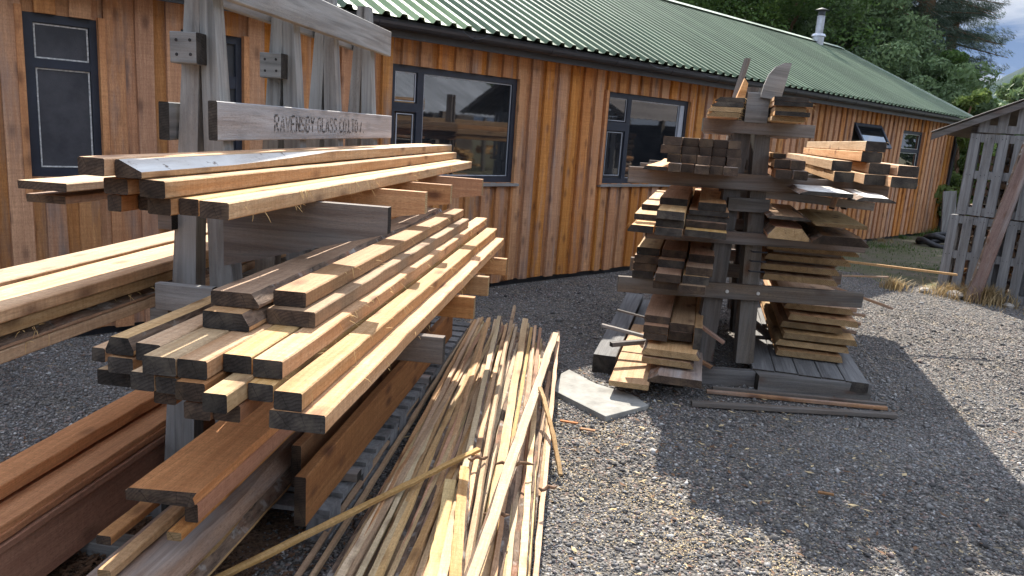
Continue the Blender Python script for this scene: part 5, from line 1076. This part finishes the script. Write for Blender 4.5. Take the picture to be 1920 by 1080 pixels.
# ================================================================== PALLET STORE ON THE RIGHT
PD = Vector((.753, -.658, 0)); PN = Vector((.658, .753, 0)); PB = Vector((5.35, 9.43, 0))     # along the wall to the right, away from the yard
paz = math.atan2(PD.y, PD.x)
def standing_pallet(lab, x, z, wd=1.18, ht=.975, gaps=None, lean=0.0):
    """upright pallet: vertical slats in front, three stringers behind"""
    r = empty('pallet', PB + PD * x + Vector((0, 0, z)), paz); tag(r, lab, 'pallet', 'upright pallets walling the store')
    q = MB(); n = 8; sw = .104
    for j in range(n):
        a = j * (wd - sw) / (n - 1) + random.uniform(-.006, .006); q.box(a, a + sw, -.019 + random.uniform(-.001, .001), 0, .002, ht - .004)
    q.build('slats', M['palletwood'], r)
    for zz in (.0, ht / 2 - .05, ht - .105):
        q = MB(); q.box(.0, wd, .002, .024, zz + .003, zz + .098); q.box(0, .1, .0245, .11, zz, zz + .1); q.box(wd / 2 - .05, wd / 2 + .05, .0245, .11, zz, zz + .1); q.box(wd - .1, wd, .0245, .11, zz, zz + .1)
        q.build('stringer', M['palletwood'], r)
    q = MB()
    for j in range(5): a = j * (wd - .1) / 4; q.box(a, a + .1, .112, .13, .002, ht - .004)
    q.build('back_slats', M['palletwood'], r)
    q = MB()
    for j in range(n):
        for zz in (.05, ht / 2, ht - .055):
            for dx in (.03, .07): a = j * (wd - sw) / (n - 1) + dx; q.tube([(a, -.0225, zz + random.uniform(-.01, .01)), (a, -.0205, zz)], .004, 6)
    q.build('nail_heads', M['ink'], r)
    return r
standing_pallet('lower upright pallet at the near corner of the store, dry grass at its foot', 0, .0)
standing_pallet('upper upright pallet stacked above the corner pallet of the store', .06, .985)
standing_pallet('lower upright pallet right of the corner one, behind the leaning plank', 1.20, .0)
standing_pallet('upper upright pallet at the right edge of the photo, under the roof slope', 1.26, .985)
standing_pallet('third lower upright pallet of the store, farthest right', 2.40, 0)
standing_pallet('third upper upright pallet of the store, farthest right', 2.46, .985)
hut = empty('store_frame', PB, paz); tag(hut, 'store shelter frame with a brown corrugated lean roof above the pallets', 'shed')
mb = MB(); n_ = 44
def rz(x): return 1.965 + .46 * (x + .32) if x < 2.2 else 1.965 + .46 * 2.52 - .46 * (x - 2.2)
pts = []
for i in range(n_ + 1):
    x = -.36 + 5.2 * i / n_; pts.append((x, rz(x)))
q = MB(); V = []
for j in range(60):
    y = -.13 + j * .05
    for (x, z) in pts: V.append((x, y, z + .010 * math.sin(j * math.pi / 1.5) + .004 * vn(x * 3, y * 3)))
F = [(j * (n_ + 1) + i, j * (n_ + 1) + i + 1, (j + 1) * (n_ + 1) + i + 1, (j + 1) * (n_ + 1) + i) for j in range(59) for i in range(n_)]
q.add(V, F); o = q.build('roof', M['oldroof'], hut, fix=False); md = o.modifiers.new('t', 'SOLIDIFY'); md.thickness = .006
q = MB(); q.prism([(-.34, 1.925), (2.2, 3.095), (4.7, 1.945), (4.7, 1.87), (2.2, 3.02), (-.34, 1.85)], 'y', -.12, -.10); q.build('barge_board', M['farpost'], hut)
for x in (.02, 1.2, 2.4, 3.6):
    for y in (.16, 2.4): q = MB(); q.box(x, x + .09, y, y + .09, 0, rz(x) - .06); q.build('post', M['farpost'], hut)
q = MB(); q.box(0.02, 3.7, 2.52, 2.56, 0, 1.9); q.box(3.66, 3.70, .2, 2.5, 0, 1.9); q.build('back_wall', M['farpost'], hut)
# split logs stacked inside, seen through the gaps
lg = MB(); lg.prism([(math.cos(t) * .055, math.sin(t) * .045) for t in (0, .9, 1.7, 2.6, 3.6, 4.4, 5.3)], 'y', 0, .32)
base_log = lg.build('split_log', [M['dark']], None); first = True
for r_ in range(17):
    for c_ in range(12):
        o = base_log if first else base_log.copy()
        if not first: col.objects.link(o)
        first = False
        x = .16 + c_ * .118 + (r_ % 2) * .05 + random.uniform(-.012, .012); z = .06 + r_ * .10
        o.location = PB + PD * x + PN * (.20 + random.uniform(0, .05)) + Vector((0, 0, z)); o.rotation_euler = (0, random.uniform(0, 6.28), paz)
        tag(o, 'split firewood log end glimpsed through the slats of the pallet store', 'log', 'firewood logs stacked inside the pallet store')
top = empty('pallet', PB + Vector((0, 0, 1.97)), paz); tag(top, 'cut down topmost pallet tucked under the store roof', 'pallet', 'upright pallets walling the store')
q = MB()
for j in range(15):
    x = .13 + j * .19; q.prism([(x, .004), (x + .105, .004), (x + .105, rz(x + .105) - 2.0), (x, rz(x) - 2.0)], 'y', -.018, .0)
q.build('slats', M['palletwood'], top)
q = MB(); q.box(.12, 2.9, .002, .024, .0, .09); q.build('stringer', M['palletwood'], top)
# big brown plank leaning on the pallets
a = Vector((5.46, 8.86, 0.0)); b = Vector((5.86, 8.90, 2.15)); d = b - a
o = board('plank', 'broad reddish brown plank leaning diagonally against the upright pallets', 'plank', a, math.degrees(math.atan2(d.x, d.y)), d.length, .16, .04, 'plankred', 'endgrey', pitch=math.atan2(d.z, math.hypot(d.x, d.y)), roll=R_(0), wane='left', bark=1)
# stand it with its broad face to the yard
xa = d.normalized(); zf = (-PN + xa * PN.dot(xa)).normalized(); ya = zf.cross(xa); mm = Matrix((xa, ya, zf)).transposed().to_4x4(); mm.translation = a; o.matrix_world = mm

# grey pallet plank leaning by the workshop end, hose, sticks, stones
lean = empty('leaning_board', (8.75, 15.6, 0), R_(8)); tag(lean, 'grey weathered board with a paler second board leaning by the workshop end', 'board')
q = MB(); Mx = Matrix.Rotation(R_(-8), 4, 'Y'); q.box(0, .20, 0, .03, 0, .98, M=Mx); q.build('front_board', M['palletwood'], lean)
q = MB(); q.box(.24, .34, .06, .09, 0, .96, M=Mx); q.build('rear_board', M['palletwood'], lean)
q = MB()
for (cx_, cy_, cz, r1, ph) in [(8.0, 14.3, .06, .36, 0.0), (8.1, 14.35, .15, .33, .5)]:
    q.tube([(cx_ + r1 * math.cos(t * .33 + ph), cy_ + r1 * .9 * math.sin(t * .33 + ph), cz + .05 * math.sin(t * .8)) for t in range(18)], .055, 10)
tag(q.build('hose', M['rubber'], smooth=True), 'black ribbed hose coiled on the ground by the workshop end', 'hose')
for k, (x, y, s_, lab) in enumerate([(5.35, 9.0, .10, 'pale stone by the corner of the pallet store'), (5.1, 9.25, .07, 'small buff stone left of the pale stone'), (5.75, 8.62, .06, 'half buried stone among dry grass'), (4.85, 9.5, .09, 'flat grey stone at the gravel edge'), (9.3, 15.2, .2, 'big pale rock beyond the leaning grey board')]):
    q = MB(); q.v = [tuple(Vector(v) * s_ * (1 + .3 * vn(v[0] * 3 + k, v[1] * 3, v[2] * 3))) for v in [(math.cos(t) * math.cos(p), math.sin(t) * math.cos(p), .6 * math.sin(p)) for p in (-1.2, -.5, .2, .8, 1.4) for t in [i * .7 for i in range(9)]]]
    q.f = [(r * 9 + i, r * 9 + (i + 1) % 9, r * 9 + 9 + (i + 1) % 9, r * 9 + 9 + i) for r in range(4) for i in range(9)] + [tuple(range(9)), tuple(range(36, 45))]; q.m = [0] * len(q.f)
    tag(q.build('stone', M['stone'], loc=(x, y, s_ * .35)), lab, 'stone')
# grass
def tuft(name, lab, x, y, n, h_, spread, mat, kind='stuff', cat=None):
    a = rng.uniform(0, 6.28, n); r = np.abs(rng.normal(0, spread, n)); bx = x + r * np.cos(a) * 1.0; by = y + r * np.sin(a); hh = h_ * rng.uniform(.4, 1.1, n); d = rng.uniform(0, 6.28, n); k = hh * rng.uniform(.2, .9, n); w_ = .004 * rng.uniform(.6, 1.5, n)
    px, py = -np.sin(d) * w_, np.cos(d) * w_; dx, dy = np.cos(d), np.sin(d); V = []
    for t, ww in ((0, 1), (.5, .8), (1, .15)):
        for sg in (-1, 1): V.append(np.stack([bx + dx * k * t * t + sg * px * ww, by + dy * k * t * t + sg * py * ww, hh * t * (1 - .25 * t)], -1))
    V = np.stack(V, 1).reshape(-1, 3); F = np.concatenate([np.array([[0, 1, 3, 2], [2, 3, 5, 4]])[None] + (np.arange(n) * 6)[:, None, None]]).reshape(-1, 4)
    o = npmesh(name, V, F, mat); tag(o, lab, cat, None, kind); return o
def leafmat(name, c1, c2, tr=.25, nsc=.8, rnd=True):
    s = NT(name); r = s.rand(True); v = s.coord((1, 1, 1), rnd=False)
    c = s.mix(r, c1, c2); n = s.noise(v, nsc, 4, .6)
    c = s.mix(s.ramp(n, [(.40, .55), (.60, 0.0)]), c, tuple(x * .45 for x in c1))
    s.done(c, .65, .25)
    tb = s.node('BsdfTranslucent'); s.l.new(c, tb.inputs['Color']); mxs = s.node('MixShader'); mxs.inputs[0].default_value = tr
    s.l.new(s.b.outputs[0], mxs.inputs[1]); s.l.new(tb.outputs[0], mxs.inputs[2]); s.l.new(mxs.outputs[0], s.n['Material Output'].inputs[0]); return s.m
M['drygrass'] = leafmat('dry_grass', (.34, .23, .11), (.48, .36, .18)); M['greengrass'] = leafmat('green_grass', (.06, .11, .025), (.13, .19, .05))
tuft('dry_grass', 'dry tuft', 5.62, 8.85, 700, .28, .16, M['drygrass']); tuft('dry_grass', 'dry tuft', 5.35, 9.1, 400, .22, .14, M['drygrass']); tuft('dry_grass', 'dry tuft', 4.75, 9.35, 260, .2, .09, M['drygrass'])
tuft('dry_grass', 'dry', 6.1, 8.2, 500, .12, .3, M['drygrass'])
tuft('grass', 'green', 6.6, 13.6, 1300, .06, .9, M['greengrass']); tuft('grass', 'green', 4.2, 10.9, 600, .05, .7, M['greengrass']); tuft('grass', 'green', 6.2, 11.2, 500, .05, .8, M['greengrass'])
tuft('grass', 'green', 9.4, 16.5, 1500, .25, .6, M['greengrass'])
for k in range(9):
    p = WP + WD * (3.2 + k * 1.05) + WN * .12; tuft('grass', 'green', p.x, p.y, 90, .13, .16, M['greengrass' if k % 3 else 'drygrass'])
def weed(lab, x, y, sc):
    n = 40; q = MB()
    for i in range(n):
        a = random.uniform(0, 6.28); r = random.uniform(.02, .10) * sc; l = random.uniform(.03, .06) * sc; p = Vector((x + r * math.cos(a), y + r * math.sin(a), random.uniform(.015, .05) * sc)); d_ = Vector((math.cos(a + random.uniform(-.8, .8)), math.sin(a), random.uniform(-.1, .5))).normalized(); s_ = d_.cross(Vector((0, 0, 1))).normalized() * l * .3
        q.add([p, p + d_ * l * .5 + s_, p + d_ * l, p + d_ * l * .5 - s_], [(0, 1, 2, 3)])
    tag(q.build('weed', M['greengrass'], fix=False), lab, 'weed')
weed('small green weed on the shaded gravel at the left edge', -2.02, 2.93, 1.4); weed('green weed beside the stack left of the near rack', -2.0, 4.2, 1.2)

# ================================================================== TREES
def quads(C, U, W):
    V = np.stack([C - U - W * .6, C + U * .2 - W, C + U, C + U * .2 + W], 1); return V.reshape(-1, 3), np.arange(4 * len(C)).reshape(-1, 4)
def rnd_unit(n): v = rng.normal(0, 1, (n, 3)); return v / np.linalg.norm(v, axis=1)[:, None]
def trunk_mesh(name, pts, r0, r1, parent, limbs=()):
    q = MB(); n = len(pts); q.tube(pts, [r0 + (r1 - r0) * i / (n - 1) for i in range(n)], 9)
    for l in limbs: q.tube(l, [r0 * .38, r0 * .22, r0 * .08], 6)
    return q.build(name, M['twig'], parent)
def broadleaf(lab, x, y, H, W_, mat, n=14000, leaf=.16, clumps=46, base=.25, group=None, name='broadleaf_tree', z0=0.0):
    r = empty(name, (x, y, z0)); tag(r, lab, 'tree' if H > 4 else 'shrub', group)
    cc = rnd_unit(clumps); rad = rng.uniform(.35, 1, clumps) ** .5; cc = cc * rad[:, None]; cen = np.stack([cc[:, 0] * W_ / 2, cc[:, 1] * W_ / 2, H * (base + (1 - base) / 2) + cc[:, 2] * H * (1 - base) / 2], 1)
    cr_ = rng.uniform(.10, .19, clumps) * W_; k = rng.integers(0, clumps, n); d = rnd_unit(n); rr = rng.uniform(.5, 1.0, n) ** .6
    P = cen[k] + d * (cr_[k] * rr)[:, None] * np.array([1, 1, .62]); 
    nrm = d + rng.normal(0, .6, (n, 3)); nrm /= np.linalg.norm(nrm, axis=1)[:, None]; t = np.cross(nrm, rnd_unit(n)); t /= np.linalg.norm(t, axis=1)[:, None] + 1e-6; b = np.cross(nrm, t); s_ = leaf * rng.uniform(.5, 1.3, n)
    V, F = quads(P, t * s_[:, None], b * (s_ * .5)[:, None]); npmesh('crown', V, F, M[mat], r)
    limbs = [[(0, 0, H * .2 + H * .04 * i), tuple(cen[i % clumps] * .5 + np.array([0, 0, H * .15])), tuple(cen[i % clumps])] for i in range(7)]
    trunk_mesh('trunk', [(0, 0, 0), (.1, .05, H * .25), (-.05, .1, H * .55), (.05, 0, H * .8)], H * .022, H * .006, r, limbs); return r
def conifer(lab, x, y, H, W_, mat, per=9, step=.42, base=1.2, droop=.35, group=None, z0=0.0, spray=.085, nspr=420):
    r = empty('conifer_tree', (x, y, z0)); tag(r, lab, 'tree', group); Cs, Us, Ws = [], [], []; limbs = MB(); z = base
    trunk_mesh('trunk', [(0, 0, 0), (.03, .02, H * .5), (0, 0, H * .98)], H * .016, .02, r)
    while z < H * .98:
        t = (z - base) / (H - base); L0 = W_ / 2 * (1 - t) ** .75 * (.75 if t < .05 else 1) + .15
        for i in range(per):
            a = rng.uniform(0, 6.28); L = L0 * rng.uniform(.6, 1.18); zz = z + rng.uniform(-.3, .3); dr = droop * rng.uniform(.5, 1.5)
            dirv = np.array([math.cos(a), math.sin(a), 0]); ts = rng.uniform(.12, 1, nspr) ** .8; side = np.array([-dirv[1], dirv[0], 0])
            off = rng.normal(0, 1, nspr) * .17 * L * (1 - ts * .55)
            curve = -dr * L * ts ** 1.3 + .22 * L * ts ** 3
            P = dirv * (ts * L)[:, None] + side * off[:, None] + np.array([0, 0, 1]) * (zz + curve - rng.uniform(0, .22, nspr))[:, None]
            U = (dirv * .75 + np.array([0, 0, -.45])) + side * np.sign(off)[:, None] * .55 + rng.normal(0, .25, (nspr, 3)); U /= np.linalg.norm(U, axis=1)[:, None]
            sz = spray * rng.uniform(.5, 1.25, nspr); W = np.cross(U, np.array([0, 0, 1.0]) + rng.normal(0, .35, (nspr, 3))); W /= np.linalg.norm(W, axis=1)[:, None] + 1e-6
            Cs.append(P); Us.append(U * (sz * 1.25)[:, None]); Ws.append(W * (sz * .13)[:, None])
            if i % 3 == 0: limbs.tube([(0, 0, zz), tuple(dirv * L * .5 + np.array([0, 0, zz - dr * L * .4])), tuple(dirv * L * .95 + np.array([0, 0, zz - dr * L * .75]))], [.05, .03, .01], 4)
        z += step * (1 - .35 * t)
    V, F = quads(np.concatenate(Cs), np.concatenate(Us), np.concatenate(Ws)); npmesh('crown', V, F, M[mat], r); limbs.build('limbs', M['twig'], r, fix=False); return r
M['fir'] = leafmat('dark_conifer_needles', (.048, .078, .052), (.09, .125, .078), .35); M['fir2'] = leafmat('conifer_needles', (.038, .062, .038), (.072, .10, .056), .35)
M['leaf'] = leafmat('broad_leaves', (.055, .11, .022), (.13, .21, .05), .35); M['leafd'] = leafmat('dark_broad_leaves', (.10, .16, .065), (.19, .26, .11), .3); M['leafy'] = leafmat('yellow_green_leaves', (.10, .16, .03), (.22, .28, .08), .35)
def at(px, dist, py=290):
    d = cam.matrix_world.to_3x3() @ Vector(((px - 960) / 1420.0, (540 - py) / 1420.0, -1)); h = math.hypot(d.x, d.y); return d.x / h * dist, d.y / h * dist
def T(px, dist): return at(px, dist)
GC = 'tall conifers behind the workshop'
for (px, dist, H, W_, mt, lab) in [(1690, 36, 25, 6.9, 'fir', 'tallest dark conifer at the open sky edge, with ragged drooping boughs'), (1590, 40, 24, 8.5, 'fir', 'dark conifer just left of the sky edge conifer'), (1490, 36, 22, 8.5, 'fir2', 'conifer rising directly behind the flue pipe'),
                                   (1380, 42, 23, 9, 'fir', 'shadowy conifer left of the flue pipe'), (1745, 41, 21, 5.4, 'fir', 'dark narrow conifer farthest right, behind the sky edge tree'), (1290, 38, 21, 8, 'fir2', 'conifer above the middle of the roof ridge'), (1640, 31, 17, 7, 'fir', 'shorter conifer standing in front of the tall dark pair')]:
    x, y = T(px, dist); conifer(lab, x, y, H, W_, mt, group=GC, per=7, step=.42)
GB = 'broadleaf trees behind the workshop'
for (px, dist, H, W_, mt, lab) in [(1250, 29, 11, 8, 'leaf', 'bright green broadleaf tree above the roof ridge, leftmost in view'), (1400, 28, 11.5, 8, 'leaf', 'light green leafy tree left of the flue pipe'), (1575, 28, 6.6, 4.5, 'leafd', 'green leafy tree right of the flue pipe'),
                                   (1060, 32, 12, 9, 'leafd', 'leafy tree mostly hidden by the roof near the top edge'), (1690, 26, 4.8, 4.2, 'leafd', 'low round broadleaf in front of the dark conifers'), (1735, 27, 4.7, 2.6, 'leaf', 'light green bushy tree at the end of the roof slope')]:
    x, y = T(px, dist); broadleaf(lab, x, y, H, W_, mt, n=60000, group=GB, leaf=.072, clumps=90)
x, y = T(1800, 20.5); broadleaf('cream flowering bush peeping over the roof end', x, y, 3.55, 1.1, 'leafy', n=3800, leaf=.10, clumps=20, base=.2, name='flowering_bush')
x, y = T(1792, 19.5); broadleaf('yellow green bush between workshop and pallet store', x, y, 2.35, 2.0, 'leafy', n=5200, leaf=.085, clumps=26, base=.0, name='bush')
x, y = T(1815, 23); broadleaf('dark bush shaded behind the yellow green bush', x, y, 3.4, 3.2, 'leafd', n=4500, leaf=.12, clumps=22, base=.0, name='bush')
for (px, dist, H, W_, mt, lab) in [(1845, 48, 4.6, 5, 'leafd', 'rounded tree in the gap right of the tall conifer'), (1885, 70, 5.4, 9, 'leafd', 'dark tree above the pallet store roof'), (1955, 60, 7.6, 6, 'leafd', 'tree rising at the right edge of the photo'), (1850, 100, 7.2, 16, 'fir2', 'distant tree clump below the hillside, left'), (1890, 125, 8, 14, 'leafd', 'distant tree clump below the hillside, right'), (1825, 36, 3.9, 3.6, 'leaf', 'pale green low tree beyond the flowering bush')]:
    x, y = T(px, dist); broadleaf(lab, x, y, H, W_, mt, n=22000, leaf=.13 if dist < 60 else .28, clumps=60, base=.05)
# hills
def hill(name, pxs, dist, mat, depth, jag):
    V = []; n = 60
    for j in range(2 * 8 + 1):
        t = j / 16
        for i in range(n + 1):
            a = i / n * (len(pxs) - 1); k = min(int(a), len(pxs) - 2); fr_ = a - k; px = pxs[k][0] + (pxs[k + 1][0] - pxs[k][0]) * fr_; hh = pxs[k][1] + (pxs[k + 1][1] - pxs[k][1]) * fr_
            x, y = at(px, dist + depth * t); V.append((x, y, (hh * math.sin(math.pi * min(1, t * 1.0)) ** .8 if 0 < t < 1 else -5) + jag * vn(x * .01, y * .01, 3) + jag * .4 * vn(x * .05, y * .05, 5)))
    F = [(j * (n + 1) + i, j * (n + 1) + i + 1, (j + 1) * (n + 1) + i + 1, (j + 1) * (n + 1) + i) for j in range(16) for i in range(n)]
    o = npmesh(name, V, F, mat, smooth=True); tag(o, kind='structure'); return o
def hillmat(name, c1, c2, sc):
    s = NT(name); P = s.node('TexCoord').outputs['Object']; c = s.mix(s.ramp(s.noise(P, sc, 8, .7), [(.42, 0.0), (.6, 1.0)]), c1, c2); return s.done(c, 1.0, 0.0)
hill('hill', [(1300, 60), (1700, 110), (1840, 128), (1920, 165), (2100, 240), (2400, 200)], 1150, hillmat('heather_hillside', (.03, .045, .035), (.05, .06, .05), .02), 700, 8)
hill('wooded_hillside', [(1300, 15), (1800, 34), (1900, 40), (2000, 46), (2400, 40)], 420, hillmat('wooded_slope', (.016, .030, .018), (.045, .068, .036), .09), 260, 6)

# ================================================================== WHAT THE WINDOWS REFLECT: open shed across the yard
sh = empty('open_shed', (0, 0, 0)); 
def across(s_, d_, z): return WP + WD * s_ + WN * d_ + Vector((0, 0, z))
sh.location = across(3, 15.5, -.0); sh.rotation_euler = (0, 0, math.pi / 2 - AW); tag(sh, 'low open fronted shed with patched tin roof across the yard, mirrored in the windows', 'shed')
for k in range(18):
    q = MB(); x0 = -9 + k * 1.2; V = []; 
    for i in range(17):
        x = x0 + 1.2 * i / 16; hh = .018 * math.sin(i * math.pi / 1.0 * .5 * 1.0 + i); V += [(x, 0.05, 1.98 + .02 * (i % 2)), (x, -4.2, 3.75 + .02 * (i % 2))]
    q.add(V, [(2 * i, 2 * i + 2, 2 * i + 3, 2 * i + 1) for i in range(16)]); q.build('roof_sheet', M['rusttin' if k in (4, 11, 12) else 'tin'], sh, fix=False)
for k in range(10): q = MB(); q.box(-9 + k * 2.35, -8.88 + k * 2.35, -.12, 0, 0, 1.96); q.build('post', M['farpost'], sh)
q = MB(); q.box(-9, 12.6, -4.1, -4.0, 0, 3.6); q.build('back_wall', M['farpost'], sh)
q = MB()
for k in range(150):
    x = random.uniform(-8.5, 12); z = random.uniform(.05, .95); q.box(x, x + random.uniform(.1, .3), -.9 + random.uniform(0, .3), -.3, z, z + random.uniform(.06, .14))
tag(q.build('log_pile', [M['straw']], loc=sh.location), 'long pile of split logs inside the shed across the yard', 'log pile', kind='stuff'); bpy.context.view_layer.objects.active = None
bpy.data.objects['log_pile'].rotation_euler = sh.rotation_euler
q = MB(); q.box(0, 1.0, 0, 1.0, .12, 1.1); q.box(-.02, 1.02, -.02, 1.02, 0, .11); q.box(.4, .6, .4, .6, 1.101, 1.16); tag(q.build('bulk_container', M['whiteplastic'], loc=across(5.2, 13.8, 0)), 'white cube shaped liquid container mirrored in the middle window', 'container'); bpy.data.objects['bulk_container'].rotation_euler = sh.rotation_euler
q = MB(); q.tube([(0, 0, 0), (0, 0, .3), (0, 0, .6), (0, 0, .9)], [.28, .29, .29, .28], 20); q.tube([(0, 0, .9), (0, 0, .92)], .26, 20); tag(q.build('drum', M['blueplastic'], loc=across(3.4, 13.2, 0)), 'blue plastic drum mirrored in the middle window', 'drum')
for k in range(7):
    p = across(-9 + k * 4.6, 26 + (k % 3) * 3, 0); broadleaf('unseen leafy tree added behind the shed across the yard', p.x, p.y, 10 + (k % 3) * 2, 7.5, 'leafd', n=5000, leaf=.34, clumps=36, group='unseen trees added behind the shed across the yard') if k % 1 == 0 else None  # unseen trees added to keep bright sky out of the window reflections

o = board('offcut_block', 'pinkish grey block offcut lying on bark dust at the bottom left', 'offcut', (-1.72, 2.30, .004), 70, .17, .10, .045, 'greyslab', 'endpale')

# ================================================================== HAZE
q = MB(); q.box(-1000, 2700, -400, 3100, -1, 222); hz = q.build('haze', [bpy.data.materials.new('haze')]); tag(hz, kind='stuff')
hm = hz.data.materials[0]; hm.use_nodes = True; hn = hm.node_tree; hn.nodes.clear(); ho = hn.nodes.new('ShaderNodeOutputMaterial'); hv = hn.nodes.new('ShaderNodeVolumePrincipled')
hv.inputs['Color'].default_value = (.60, .75, .95, 1); hv.inputs['Density'].default_value = .00005; hv.inputs['Anisotropy'].default_value = .25; hn.links.new(hv.outputs[0], ho.inputs['Volume'])
